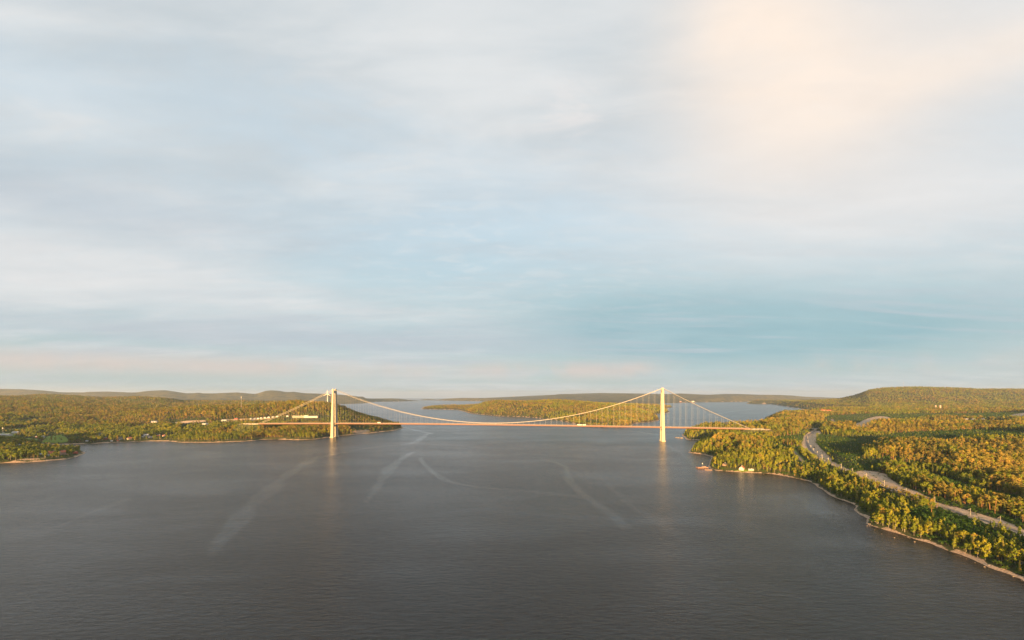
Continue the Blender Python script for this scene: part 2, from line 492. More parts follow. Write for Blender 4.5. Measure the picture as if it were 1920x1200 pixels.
class Land: pass
lands = []
def land(name, poly, ridges, base, corridors=(), shore=(0.26, 0.45), wob=1.0, bumps=()):
    L = Land(); L.name = name; L.poly = poly; L.ridges = ridges; L.base = base; L.cor = corridors; L.shore = shore; L.wob = wob; L.bumps = bumps
    L.bb = (min(p[0] for p in poly), max(p[0] for p in poly), min(p[1] for p in poly), max(p[1] for p in poly))
    lands.append(L); return L
def height(L, x, y, want_d=False):
    shp = np.shape(x); x = np.asarray(x, float).ravel(); y = np.asarray(y, float).ravel()
    d = sdf(L.poly, x, y)
    d = d + L.wob * (fbm(x, y, 60, 3) * 7 + fbm(x, y, 14, 2) * 3.2)
    z = L.base(x, y, np.maximum(d, 0)) + fbm(x, y, 260, 4) * 9 * np.clip(d / 150, 0, 1)
    px = 960 + np.clip(x / np.maximum(y, 50), -30, 30) * F
    for tab, Yr, sf, sb, tree in L.ridges:
        tx = [a[0] for a in tab]
        yr = np.interp(px, tx, [a[1] for a in tab])
        zr = H - (yr - Y0) / F * Yr + Yr * Yr * (1 + (x / np.maximum(y, 50)) ** 2) / (2 * RE) - tree
        zr = np.maximum(zr, 0)
        u = y - Yr
        fall = np.exp(-np.where(u < 0, (u / sf) ** 2, (u / sb) ** 2))
        fall = fall * (1 + 0.10 * fbm(x, y, sf * 0.4, 3) * np.clip(np.abs(u) / sf, 0, 1))
        if L.wob >= 4: fall = fall * (1 + 0.30 * fbm(x, y, 1500, 5) * np.clip(np.abs(u) / (sf * .5), 0, 1))
        a, b = z, zr * fall
        k = 10.0
        h = np.clip(0.5 + 0.5 * (b - a) / k, 0, 1)
        z = a * (1 - h) + b * h + k * h * (1 - h)
    for bx, by, r1, r2, ang, hh in L.bumps:
        c, s = math.cos(ang), math.sin(ang)
        u = (x - bx) * c + (y - by) * s; v = -(x - bx) * s + (y - by) * c
        z = z + hh * np.exp(-(u / r1) ** 2 - (v / r2) ** 2)
    lim = np.where(d < 9, 0.3 + L.shore[0] * d, 0.3 + L.shore[0] * 9 + L.shore[1] * (d - 9))
    z = np.where(d > 0, np.minimum(np.maximum(z, 0.3 + 0.05 * d), lim), 0.3 + 0.25 * d)
    for line, hw, fo, dz in L.cor:
        dd, lz, _ = near_line(line, x, y)
        k = np.clip((dd - hw) / fo, 0, 1); k = k * k * (3 - 2 * k)
        z = np.where(d > 4, (lz + dz) * (1 - k) + z * k, z)
    z = np.maximum(z, -6)
    if want_d:
        return z.reshape(shp), d.reshape(shp)
    return z.reshape(shp)

# right mainland
A_poly = pts([(2150, 1190), (1990, 1120), (1920, 1085), (1860, 1065), (1800, 1040), (1740, 1018), (1690, 1003), (1640, 988), (1624, 983), (1634, 973), (1612, 960), (1600, 946), (1562, 931), (1535, 911), (1520, 903), (1490, 896), (1440, 888), (1400, 886), (1345, 882),
              (1328, 876), (1330, 866), (1336, 856), (1318, 851.5), (1291, 848.5), (1296, 842), (1306, 832), (1310, 825), (1288, 823.5), (1283, 820), (1279, 815), (1284, 811), (1310, 809), (1345, 807), (1395, 804.5), (1425, 801), (1436, 797), (1424, 793.5), (1436, 788), (1475, 783), (1515, 779.5), (1560, 776.6), (1606, 775),
              (1607, 773.2), (1562, 771.5), (1530, 769), (1500, 766), (1480, 763.5), (1455, 759.5), (1443, 757.6), (1398, 757), (1420, 754), (1480, 752.8), (1560, 751.8), (1700, 751), (2100, 751)]) + [(26000, 18000), (9000, 3000), (3000, 900), (900, 330)]
def A_base(x, y, d):
    z = 13 + np.clip(y - 450, 0, 3500) * 0.0125
    return z * np.clip(d / 70, 0, 1) ** 0.8
hillA = [(1380, 756), (1440, 755), (1500, 752), (1545, 749.5), (1572, 748), (1600, 742), (1615, 737), (1631, 730.5), (1650, 728), (1702, 725.5), (1790, 727), (1840, 729.5), (1920, 729.5), (2100, 729), (2600, 735)]
headA = [(1270, 820), (1290, 806), (1340, 799), (1400, 797), (1450, 796), (1520, 798), (1560, 800), (1700, 815), (2000, 815)]
head2 = [(1415, 792), (1430, 783), (1460, 778), (1500, 775), (1540, 776), (1600, 778), (1640, 781), (1700, 790), (2000, 800)]
APP_R = [(*bp_(s), max(deck_z(s), 44.5)) for s in np.linspace(HS + 285, HS + 340, 10)]
LA = land('right_mainland', A_poly, [(hillA, 6500.0, 1700.0, 2500.0, 10), (headA, 1800.0, 210.0, 300.0, 13), (head2, 2650.0, 300.0, 420.0, 14)], A_base,
          [(RAIL, 5.5, 22.0, 0.0), (APP_R, 9.0, 40.0, -1.0)], bumps=[(*P(1750, 872, 18), 190, 80, -0.25, 13), (*P(1700, 800, 38), 420, 110, -0.1, 14)])
# left mainland with its promontory
B_poly = pts([(757, 802), (741, 806.5), (700, 811.5), (660, 815), (634, 817), (610, 821), (590, 823.5), (560, 825), (520, 823.5), (489, 824), (478, 826), (455, 827.5), (400, 829.5), (340, 829.5), (317, 827), (280, 827), (250, 828.5), (205, 830), (167, 832), (133, 833), (100, 833), (58, 832),
              (60, 835), (86, 838), (91, 842), (120, 844), (150, 845.5), (157, 850), (148, 856), (125, 860.5), (100, 863), (84, 865), (50, 866.5), (0, 868.5), (-110, 873)]) + [(-1450, 1150), (-1500, 300), (-1900, -600), (-3600, -900), (-9000, 1500), (-14000, 8000)] + \
         pts([(-300, 756), (0, 757), (300, 758), (500, 761), (600, 764), (640, 768), (660, 775), (690, 783.5), (715, 790), (735, 795), (752, 798)])
def B_base(x, y, d):
    z = 10 + np.clip(y - 1700, 0, 3500) * 0.016
    return z * np.clip(d / 120, 0, 1) ** 0.8
hillB = [(-100, 800), (100, 795), (190, 778), (250, 770), (320, 764), (353, 760), (403, 759), (475, 758), (495, 756), (520, 752.5), (553, 750.5), (567, 750.5), (587, 752), (613, 753.5), (622, 755), (633, 758), (645, 762), (667, 772), (683, 777), (700, 782), (717, 787), (728, 791), (757, 799)]
midB = [(-300, 748), (0, 745), (40, 741.5), (75, 739.5), (110, 740), (140, 742), (190, 745), (220, 744.5), (260, 743.5), (300, 745.5), (340, 751), (420, 752), (480, 752), (560, 757), (640, 768)]
APP_L = [(*bp_(s), 50.0) for s in np.linspace(-HS - 305, -HS - 375, 12)]
sun_dir = np.array([math.sin(SUN_AZ), math.cos(SUN_AZ)])
LB = land('left_mainland', B_poly, [(hillB, 2500.0, 430.0, 420.0, 14), (midB, 5200.0, 1300.0, 1500.0, 10)], B_base, [(APP_L, 10.0, 40.0, -1.0)],
          bumps=[(-1681, 1047, 170, 330, -SUN_AZ, 62), (-2241, 1088, 330, 400, -SUN_AZ, 60)])  # unseen hills left of the frame, added to shade the left shore
# wooded peninsula in the middle
D_poly = pts([(788, 766.8), (800, 767), (855, 768), (867, 770.5), (880, 774.5), (900, 777), (920, 779), (930, 780), (980, 781.6), (1013, 784.5), (1038, 787), (1063, 791.5), (1082, 796), (1100, 799), (1130, 801.5), (1160, 801.5), (1184, 799), (1190, 794.5), (1205, 792.5), (1220, 791), (1233, 789), (1238, 786.5),
              (1237, 783.5), (1224, 779), (1217, 777), (1234, 776), (1253, 774), (1256, 771), (1242, 768.5), (1230, 767), (1242, 765.5), (1260, 764), (1260, 761.8), (1235, 760.5), (1195, 760), (1130, 760), (1050, 759.5), (950, 759.5), (890, 761), (850, 763), (800, 764)])
ridD = [(785, 764), (800, 762.5), (850, 762), (867, 758), (883, 753), (897, 751), (922, 750), (947, 751.5), (980, 752.5), (1030, 750), (1063, 750.5), (1097, 753.5), (1130, 756), (1197, 759), (1253, 763), (1270, 765)]
LD = land('wooded_peninsula', D_poly, [(ridD, 4300.0, 1050.0, 900.0, 10)], lambda x, y, d: 16 * np.clip(d / 160, 0, 1), (), (0.12, 0.4), 1.6)
# far ridge across the bay
E_poly = pts([(815, 750.6), (842, 751.2), (880, 751.9), (960, 753.4), (1050, 756), (1130, 758.2), (1197, 758.6), (1262, 755.6), (1327, 754), (1397, 753.2), (1500, 752), (1560, 751), (1640, 750.2), (1640, 748.6), (1200, 748.4), (900, 748.8)])
ridE = [(812, 750), (842, 747), (867, 746), (947, 746), (997, 744), (1022, 742.5), (1047, 739), (1063, 738.3), (1080, 739.7), (1113, 740), (1147, 739), (1172, 737), (1202, 739.7), (1243, 739), (1277, 737.5), (1327, 740), (1360, 738.3), (1393, 738.7), (1427, 740), (1480, 740), (1565, 741), (1602, 740), (1660, 741)]
LE = land('far_ridge', E_poly, [(ridE, 13500.0, 2300.0, 3000.0, 4)], lambda x, y, d: 14 * np.clip(d / 300, 0, 1), (), (0.1, 0.4), 4.0)
# far mountains on the left
F_poly = pts([(-500, 757), (300, 757.4), (560, 757.6), (640, 757.6), (668, 757), (690, 755.6), (689, 754), (720, 753.2), (760, 752.3), (785, 751.6), (770, 750.8), (680, 750), (400, 749), (-500, 749)])
ridF1 = [(-300, 731), (0, 729), (40, 729.5), (80, 732), (100, 734), (125, 737), (150, 737), (165, 734.5), (200, 734), (255, 736.5), (280, 733.5), (310, 732), (330, 734.5), (355, 738), (372, 736), (385, 738), (445, 735.5), (480, 739), (497, 733.5), (510, 732), (525, 733), (535, 735), (552, 734.5), (570, 737), (620, 738.5), (660, 741.5), (676, 744), (680, 743.2), (690, 749), (720, 754), (800, 756)]
ridF0 = [(-300, 747), (0, 746), (100, 744), (200, 741.5), (250, 743), (320, 746.5), (350, 748), (380, 750), (420, 752), (440, 750.5), (460, 749.5), (480, 751), (520, 753.5), (600, 755), (660, 756), (700, 760)]
ridF2 = [(600, 748), (690, 747.5), (730, 746.8), (745, 747.2), (765, 749.4), (785, 751.5)]
LF = land('far_mountains', F_poly, [(ridF0, 9700.0, 700.0, 900.0, 2), (ridF1, 11600.0, 1300.0, 2500.0, 2), (ridF2, 13000.0, 900.0, 1500.0, 2)], lambda x, y, d: 14 * np.clip(d / 300, 0, 1), (), (0.1, 0.45), 4.0)
# a skerry on the horizon
kx, ky = P(804, 750.3)
LG = land('skerry', [(kx + 150 * math.cos(a) * 2.2, ky + 240 * math.sin(a)) for a in np.linspace(0, 2 * math.pi, 14)[:-1]], [], lambda x, y, d: 26 * np.clip(d / 180, 0, 1), (), (0.1, 0.4), 2.0)

def ground_z(x, y):
    """world z of the highest land at a point"""
    z = np.full(np.shape(x), -6.0)
    for L in lands:
        b = L.bb
        m = (np.asarray(x) > b[0] - 60) & (np.asarray(x) < b[1] + 60) & (np.asarray(y) > b[2] - 60) & (np.asarray(y) < b[3] + 60)
        if np.any(m):
            zz_ = np.full(np.shape(x), -6.0); zz_[m] = height(L, np.asarray(x)[m], np.asarray(y)[m]); z = np.maximum(z, zz_)
    return z - curv(x, y)
def gz(x, y):
    return float(ground_z(np.array([x]), np.array([y]))[0])
_YS = np.geomspace(350, 16000, 1500)
def pick(px, py):
    """walk out along a line of sight until it meets the land or the sea"""
    xs = (px - 960) / F * _YS
    ray = H - (py - Y0) / F * _YS
    g = np.maximum(ground_z(xs, _YS), -curv(xs, _YS))
    hit = np.nonzero(ray <= g)[0]
    i = hit[0] if len(hit) else len(_YS) - 1
    i0 = max(i - 1, 0)
    a = ray[i0] - g[i0]; b = g[i] - ray[i]
    t = a / (a + b) if a + b > 0 else 1
    Y = _YS[i0] + (_YS[i] - _YS[i0]) * t
    return np.array(((px - 960) / F * Y, Y, g[i0] + (g[i] - g[i0]) * t))
def zone(px_list):
    return [tuple(pick(x, y)[:2]) for x, y in px_list]

# clearings, fields, stands of low growth and of pine (ground cover that is really there)
Z_gravel = [zone(q) for q in (
    [(1596, 889), (1606, 884), (1642, 884), (1662, 889), (1672, 900), (1690, 912), (1722, 922), (1745, 934), (1752, 946), (1715, 936), (1690, 926), (1650, 911), (1615, 897)],
    [(1762, 950), (1785, 948), (1830, 962), (1880, 975), (1930, 998), (1930, 1012), (1870, 990), (1814, 972)],
    [(1500, 832), (1508, 822), (1516, 812), (1528, 806), (1540, 812), (1532, 818), (1530, 830), (1540, 842), (1560, 862), (1545, 868), (1525, 858), (1508, 846)],
    [(1598, 798), (1616, 789), (1632, 783), (1655, 780), (1670, 783), (1656, 791), (1634, 798), (1610, 803)],
    [(322, 793), (345, 789.5), (385, 788), (388, 791), (350, 794)],
    [(405, 789), (430, 786), (470, 784.5), (505, 782.5), (508, 785), (470, 788.5), (440, 792)],
    [(1892, 779), (1905, 776), (1920, 774), (1960, 775), (1960, 786), (1918, 787), (1908, 782)])]
Z_grass = [zone(q) for q in (
    [(78, 830.5), (84, 824), (88, 818), (112, 815), (118, 813), (124, 820), (128, 826), (126, 830.5)],
    [(36, 825), (48, 821), (70, 823), (72, 829), (52, 829)],
    [(0, 812), (28, 811), (34, 816), (26, 824), (0, 826)],
    [(1372, 884), (1386, 880), (1400, 881), (1414, 883), (1405, 886), (1380, 885.5)],
    [(1484, 845), (1492, 843), (1508, 862), (1500, 864)],
    [(1379, 884), (1386, 882), (1400, 882), (1405, 885), (1390, 885.5)])]
Z_lowgrass_clear = Z_grass[1:3]
Z_scrub = [zone(q) for q in (
    [(1534, 812), (1556, 816), (1580, 820), (1640, 818), (1700, 813), (1800, 808), (1925, 806), (1925, 824), (1800, 826), (1740, 829), (1650, 830), (1618, 845), (1620, 862), (1640, 872), (1655, 886), (1610, 880), (1575, 868), (1545, 850), (1530, 832)],
    [(1545, 785), (1560, 779), (1600, 777), (1700, 776), (1925, 772), (1925, 783), (1860, 786), (1760, 781), (1720, 786), (1660, 790), (1600, 797), (1560, 798)],
    [(1740, 790), (1800, 788), (1860, 789), (1900, 789), (1900, 795), (1800, 793), (1745, 797)],
    [(1690, 872), (1730, 882), (1780, 898), (1830, 915), (1925, 935), (1925, 960), (1850, 935), (1780, 912), (1700, 886)],
    [(1440, 823), (1500, 815), (1512, 820), (1500, 832), (1470, 834)])]
Z_pine = [zone(q) for q in (
    [(1552, 800), (1600, 796), (1660, 793), (1740, 797), (1800, 794), (1900, 792), (1925, 792), (1925, 805), (1800, 807), (1700, 812), (1580, 815)],
    [(1640, 838), (1700, 832), (1925, 832), (1925, 930), (1840, 912), (1770, 890), (1700, 868), (1655, 862)],
    [(1425, 794), (1440, 783), (1500, 778), (1545, 780), (1545, 790), (1500, 798), (1440, 802)],
    [(1420, 816), (1430, 806), (1500, 804), (1512, 810), (1490, 816), (1440, 822)],
    [(1330, 835), (1350, 822), (1420, 826), (1440, 838), (1400, 850), (1350, 848)],
    [(0, 864), (20, 856), (60, 855), (95, 856), (95, 861), (40, 865)],
    [(330, 770), (420, 766), (560, 760), (620, 762), (640, 775), (560, 776), (480, 779), (400, 784), (330, 788)],
    [(480, 812), (520, 806), (620, 804), (622, 815), (560, 818), (490, 818)])]
Z_bare = [zone([(652, 812), (660, 806), (690, 805), (700, 809), (680, 813)]), zone([(20, 864), (40, 860), (80, 858), (90, 862), (60, 865)])]
print('zones done')

def attrs_for(L, x, y, z, d):
    sc_ = np.clip(np.hypot(x, y) / 1200, 0.6, 6)
    rock = np.clip(1.15 + 1.1 * fbm(x, y, 22, 3) - d / (3.4 * np.clip(sc_, 0.9, 2.2)), 0, 1) * (d > -12)
    gravel = np.zeros_like(x); grass = np.zeros_like(x)
    dmin = 8.0
    if L in (LA, LB):
        m = (y > 300) & (y < 6000)
        for zlist, arr in ((Z_gravel, gravel), (Z_grass, grass)):
            for q in zlist:
                s = sdf(q, x[m], y[m])
                arr[m] = np.maximum(arr[m], np.clip(0.5 + s / 10, 0, 1))
        for q in Z_bare:
            s = sdf(q, x[m], y[m]); rock[m] = np.maximum(rock[m], np.clip(0.35 + s / 25, 0, 0.7))
        if L is LA:
            dd, _, side = near_line(RAIL, x, y)
            gravel = np.maximum(gravel, np.clip(1.2 - (dd - 4) / 9, 0, 1))
            dd, _, _ = near_line(APP_R, x, y); gravel = np.maximum(gravel, np.clip(1.2 - (dd - 9) / 12, 0, 1))
        else:
            dd, _, _ = near_line(APP_L, x, y); gravel = np.maximum(gravel, np.clip(1.2 - (dd - 8) / 8, 0, 1))
    return rock, gravel, grass

def axis_spacing(lo, hi, focus_lo, focus_hi, fine, grow, coarse):
    """grid lines: fine between the focus limits, growing outside"""
    out_ = [focus_lo]; 
    while out_[-1] < min(focus_hi, hi): out_.append(out_[-1] + fine)
    st = fine
    while out_[-1] < hi:
        st = min(st * grow, coarse); out_.append(out_[-1] + st)
    st = fine; left = [focus_lo]
    while left[-1] > lo:
        st = min(st * grow, coarse); left.append(left[-1] - st)
    return np.array(left[:0:-1] + out_)

def build_land(L, xs, ys, m, label):
    X, Yg = np.meshgrid(xs, ys)
    z, d = height(L, X, Yg, True)
    x = X.ravel(); y = Yg.ravel(); z = z.ravel(); d = d.ravel()
    ny, nx = X.shape
    idx = np.arange(ny * nx).reshape(ny, nx)
    q = np.stack([idx[:-1, :-1], idx[:-1, 1:], idx[1:, 1:], idx[1:, :-1]], -1).reshape(-1, 4)
    keep = (z[q].max(1) > -1.5)
    q = q[keep]
    used = np.unique(q); remap = np.full(ny * nx, -1); remap[used] = np.arange(len(used)); q = remap[q]
    x, y, z, d = x[used], y[used], z[used], d[used]
    rock, gravel, grass = attrs_for(L, x, y, z, d)
    me = np_mesh(L.name, np.stack([x, y, z - curv(x, y)], -1), q, {'rock': ('FLOAT', rock), 'gravel': ('FLOAT', gravel), 'grass': ('FLOAT', grass)})
    me.materials.append(m)
    o = link(L.name, me); tag(o, label, None, None, 'structure')
    return o

build_land(LA, axis_spacing(250, 16000, 300, 1500, 7, 1.02, 120), axis_spacing(330, 17000, 420, 1900, 7, 1.02, 110), M['ground'], 'wooded right-hand mainland with hill, railway and rocky shore')
build_land(LB, axis_spacing(-9000, -350, -2300, -430, 10, 1.03, 150), axis_spacing(-500, 9000, 1000, 2900, 10, 1.03, 130), M['ground'], 'wooded left-hand mainland with promontory and hill behind the left tower')
build_land(LD, np.arange(-1200, 2700, 22.0), np.arange(2200, 8200, 26.0), M['ground'], 'low wooded peninsula beyond the middle of the bridge')
build_land(LE, np.arange(-3000, 17000, 75.0), np.arange(8000, 26000, 95.0), M['ground_far'], 'long low wooded ridge on the far side of the bay')
build_land(LF, np.arange(-17000, -1500, 70.0), np.arange(8000, 20000, 80.0), M['ground_far'], 'hazy blue-grey mountains on the far left skyline')
build_land(LG, np.arange(kx - 500, kx + 500, 25.0), np.arange(ky - 500, ky + 500, 25.0), M['ground_far'], 'tiny low skerry on the sea horizon')
print('land done')

# ------------------------------------------------------------------ the sea
slicks = [   # (pixel line with half widths in pixels, strength)
    ([(757, 801, 1.0), (780, 806.7, 1.5), (805, 812.5, 2.5), (798, 815, 3), (783, 826, 3.5), (767, 832.5, 3), (717, 836.7, 2.2), (667, 844, 3), (600, 857.5, 5), (570, 871, 6), (537, 892, 8), (505, 920, 11), (470, 950, 13), (440, 985, 15), (412, 1015, 13), (398, 1040, 6)], 0.68),
    ([(775, 847, 2), (750, 862, 5), (733, 877, 7), (716, 900, 7), (700, 922, 6), (686, 942, 3)], 0.75),
    ([(788, 857, 1.5), (792, 866, 3), (808, 882, 4), (833, 899, 5), (862, 908, 4), (920, 915, 3), (1000, 922, 4), (1080, 930, 6)], 0.6),
    ([(1000, 858, 2), (1038, 866, 2), (1058, 874, 4), (1063, 886, 4), (1068, 902, 6), (1090, 924, 6), (1120, 946, 7), (1150, 968, 9), (1172, 990, 10)], 0.7),
    ([(1140, 905, 4), (1180, 945, 7), (1230, 975, 10), (1280, 1010, 10)], 0.35),
    ([(0, 893, 2), (110, 875, 2), (220, 858, 2), (317, 848, 2)], 0.4),
    ([(80, 1000, 7), (150, 970, 7), (215, 945, 8), (235, 935, 4)], 0.4),
    ([(0, 960, 4), (60, 945, 5), (120, 925, 4)], 0.3),
    ([(1330, 778, 0.8), (1370, 772, 1.2), (1410, 767, 1.0)], 0.7),
    ([(1250, 835, 2), (1275, 848, 3), (1300, 865, 4), (1310, 885, 5)], 0.5),
    ([(1480, 925, 6), (1530, 950, 12), (1580, 985, 16), (1620, 1020, 18)], 0.5),
    ([(1110, 806, 1.5), (1180, 808, 1.5), (1235, 816, 1.5)], 0.6),
    ([(930, 840, 3), (1100, 842, 3), (1220, 838, 2)], 0.25)]
ang_f = np.linspace(-math.radians(56), math.radians(56), 620)
ang_b = np.linspace(math.radians(56), 2 * math.pi - math.radians(56), 60)[1:-1]
ang = np.concatenate([ang_f, ang_b])
rad = np.concatenate([[5.0, 60, 140, 220], np.geomspace(300, 47500, 430)])
Rr, An = np.meshgrid(rad, ang, indexing='ij')
sxw = (Rr * np.sin(An)).ravel(); syw = (Rr * np.cos(An)).ravel()
slick = np.zeros(sxw.size)
vis = (syw > 250) & (syw < 9000)
for line, st in slicks:
    world_line = []
    for x, y, wv in line:
        a = P(x, y); b = P(x + wv, y); c = P(x, y + wv * 0.55)
        world_line.append((a[0], a[1], min(abs(b[0] - a[0]), 60) * 0.5 + min(abs(c[1] - a[1]), 40) * 0.5))
    wl = smooth_line(world_line, 20)
    dd, wid, _ = near_line(wl, sxw[vis], syw[vis])
    nb = fbm(sxw[vis], syw[vis], 70, 4)
    slick[vis] = np.maximum(slick[vis], st * np.clip((1.35 - (dd / np.maximum(wid * 0.62, 3.5) + nb * 0.9)) * 2.0, 0, 1))
# calmer water in the lee of the near shore
dA = sdf(A_poly, sxw[vis], syw[vis])
lee = np.clip(1 - np.abs(dA + 18) / 45, 0, 1) * (syw[vis] < 1500)
slick[vis] = np.maximum(slick[vis], 0.3 * lee)
na = len(ang)
ii = np.arange(len(rad) * na).reshape(len(rad), na)
jn = np.roll(ii, -1, axis=1)
wq = np.stack([ii[:-1], ii[1:], jn[1:], jn[:-1]], -1).reshape(-1, 4)
wme = np_mesh('sea', np.stack([sxw, syw, -curv(sxw, syw)], -1), wq[:, ::-1], {'slick': ('FLOAT', slick)})
wm = bpy.data.materials.new('sea_water'); wm.use_nodes = True
t = NT(wm.node_tree); b = wm.node_tree.nodes['Principled BSDF']
geo = t.n('ShaderNodeNewGeometry'); pos = geo.outputs['Position']
at = t.n('ShaderNodeAttribute'); at.attribute_name = 'slick'
def wmap(rz, sx_, sy_):
    m_ = t.n('ShaderNodeMapping'); t.set(m_.inputs['Vector'], pos)
    m_.inputs['Rotation'].default_value = (0, 0, rz); m_.inputs['Scale'].default_value = (sx_, sy_, 0)
    return m_.outputs[0]
h1 = t.noise(wmap(0.10, 0.085, 0.25), 1.0, 4, 0.6, 0.5)
h2 = t.noise(wmap(-0.25, 0.55, 1.1), 1.0, 3, 0.6, 0.4)
h3 = t.noise(wmap(0.5, 0.035, 0.06), 1.0, 2, 0.5)
gust = t.ramp(t.noise(wmap(0.3, 0.0035, 0.0075), 1.0, 5, 0.6, 0.6), 0.3, 0.7)
brk = t.ramp(t.noise(wmap(0.4, 0.02, 0.045), 1.0, 6, 0.7, 1.2), 0.34, 0.62)
calm = t.math('SUBTRACT', 1.0, t.math('MULTIPLY', t.math('MULTIPLY', at.outputs['Fac'], t.math('ADD', 0.6, t.math('MULTIPLY', brk, 0.4))), 0.72))
amp = t.math('MULTIPLY', calm, t.math('ADD', 0.5, t.math('MULTIPLY', gust, 0.8)))
hh = t.math('ADD', t.math('MULTIPLY', h1, 2.6), t.math('ADD', t.math('MULTIPLY', h2, 0.42), t.math('MULTIPLY', h3, 0.8)))
bp = t.n('ShaderNodeBump'); t.set(bp.inputs['Strength'], t.math('MULTIPLY', amp, 0.95, None, True)); bp.inputs['Distance'].default_value = 0.85
t.set(bp.inputs['Height'], hh); t.set(b.inputs['Normal'], bp.outputs[0])
b.inputs['Base Color'].default_value = (0.007, 0.007, 0.0065, 1)
b.inputs['IOR'].default_value = 1.333
t.set(b.inputs['Roughness'], t.math('ADD', 0.05, t.math('MULTIPLY', calm, t.math('ADD', 0.13, t.math('MULTIPLY', gust, 0.05)))))
wme.materials.append(wm)
sea = link('sea', wme); tag(sea, 'dark rippled sea with pale smooth streaks', None, None, 'structure')
print('sea done')

# ------------------------------------------------------------------ suspension bridge
mc = np.array([MID[0], MID[1], 0.0])
bridge = thing('suspension_bridge', (MID[0], MID[1], -float(curv(*MID))), 'long suspension bridge with two pale concrete towers crossing the strait', 'bridge', None, math.atan2(AX[1], AX[0]))
# local frame: x along the bridge, y away from the camera
S_L, S_R = -HS - 305.0, HS + 290.0
TOP = {-1: 181.0, 1: 183.0}
def leg_pos(z, top):
    return 16.5 + (10.2 - 16.5) * z / top
for sgn in (-1, 1):
    top = TOP[sgn]; x0 = sgn * HS
    tw = link('tower', None, bridge, (x0, 0, 0))
    tw['label'] = 'left bridge tower beside the wooded shore' if sgn < 0 else 'right bridge tower standing nearest the headland'
    for side in (-1, 1):
        rings = []
        for z in np.linspace(-3, top, 9):
            k = max(z, 0) / top
            lx = 5.6 - 2.5 * k ** 0.85; ly = 4.6 - 1.6 * k
            y = side * leg_pos(z, top)
            ch = 0.7
            rings.append([(lx - ch, y - ly, z), (lx, y - ly + ch, z), (lx, y + ly - ch, z), (lx - ch, y + ly, z), (-lx + ch, y + ly, z), (-lx, y + ly - ch, z), (-lx, y - ly + ch, z), (-lx + ch, y - ly, z)])
        lg = MB().loft([[q for q in r] for r in rings]).build('leg', M['concrete'], tw)
        MB().box(0, side * leg_pos(top, top), top, 4.6, 4.6, 2.2, 0.75).build('cable_saddle', M['concrete'], lg)
        MB().tube([(0, side * leg_pos(top, top), top + 2.1), (0, side * leg_pos(top, top), top + 6.5)], 0.25, 6, 0.1).build('mast', M['galv'], lg)
        MB().box(0, side * 16.5, -3.0, 15.5, 13.0, 5.2, 0.93).build('pier_footing', M['concrete'], lg)
    zb = deck_z(x0) - 13
    MB().box(0, 0, zb, 7.4, 2 * leg_pos(zb, top) - 8.3, 5.5).build('cross_beam', M['concrete'], tw)
    MB().box(0, 0, top - 14, 5.0, 2 * leg_pos(top - 10, top) - 6.0, 9.0).build('cross_beam', M['concrete'], tw)

ss = np.linspace(S_L, S_R, 121)
prof = [(-9.6, 0), (-11.4, -1.6), (-6.2, -4.2), (6.2, -4.2), (11.4, -1.6), (9.6, 0)]
# separate deck sections meeting at the towers
for a, c in ((S_L, -HS), (-HS, 0.0), (0.0, HS), (HS, S_R)):
    xs_ = np.linspace(a, c, 26)
    dk = MB().loft([[(s, y, deck_z(s) + z) for y, z in prof] for s in xs_]).build('deck_girder', M['steel'], bridge)
    rm = MB()
    for s0, s1 in zip(xs_[:-1], xs_[1:]):
        b0 = len(rm.v)
        rm.v += [(s0, -8.6, deck_z(s0) + .05), (s1, -8.6, deck_z(s1) + .05), (s1, 8.6, deck_z(s1) + .05), (s0, 8.6, deck_z(s0) + .05)]
        rm.f.append((b0, b0 + 1, b0 + 2, b0 + 3))
    rm.build('carriageway', M['asphalt'], dk)
    for side in (-1, 1):
        rl = MB()
        rl.tube([(s, side * 9.3, deck_z(s) + 1.25) for s in xs_], 0.16, 5)
        rl.tube([(s, side * 9.3, deck_z(s) + 0.7) for s in xs_], 0.10, 4)
        for s in np.arange(a + 2, c, 8.0):
            rl.box(s, side * 9.3, deck_z(float(s)), 0.22, 0.22, 1.3)
        rl.build('railing', M['galv'], dk)
def cable_z(s):
    if abs(s) <= HS:
        low = deck_z(0.0) + 3.2
        u = (s + HS) / SPAN
        zt = TOP[-1] + (TOP[1] - TOP[-1]) * u
        return zt - (zt - low) * 4 * u * (1 - u)
    if s < -HS:
        u = (-HS - s) / 300.0; za = deck_z(S_L) + 0.5; zt = TOP[-1]
    else:
        u = (s - HS) / 285.0; za = deck_z(S_R) + 0.5; zt = TOP[1]
    return zt + (za - zt) * u - 7.5 * 4 * u * (1 - u) * 0.6
for side in (-1, 1):
    p = [(s, side * 10.2, cable_z(s) + 0.9) for s in np.concatenate([np.linspace(-HS - 300, -HS, 18), np.linspace(-HS, HS, 90)[1:], np.linspace(HS, HS + 285, 18)[1:]])]
    MB().tube(p, 0.5, 7).build('main_cable', M['cable'], bridge, True)
hm_cache = {}
for side in (-1, 1):
    spots = list(np.arange(-HS + 20, HS - 10, 20.0)) + list(np.arange(-HS - 20, -HS - 285, -20.0)) + list(np.arange(HS + 20, HS + 270, 20.0))
    for s in spots:
        s = float(s); z0 = deck_z(s) - 0.5; z1 = cable_z(s) + 0.6
        if z1 - z0 < 2.0: continue
        MB().tube([(0, 0, 0), (0, 0, z1 - z0)], 0.078, 5).build('hanger', M['hanger'], bridge, False, (s, side * 10.2, z0))
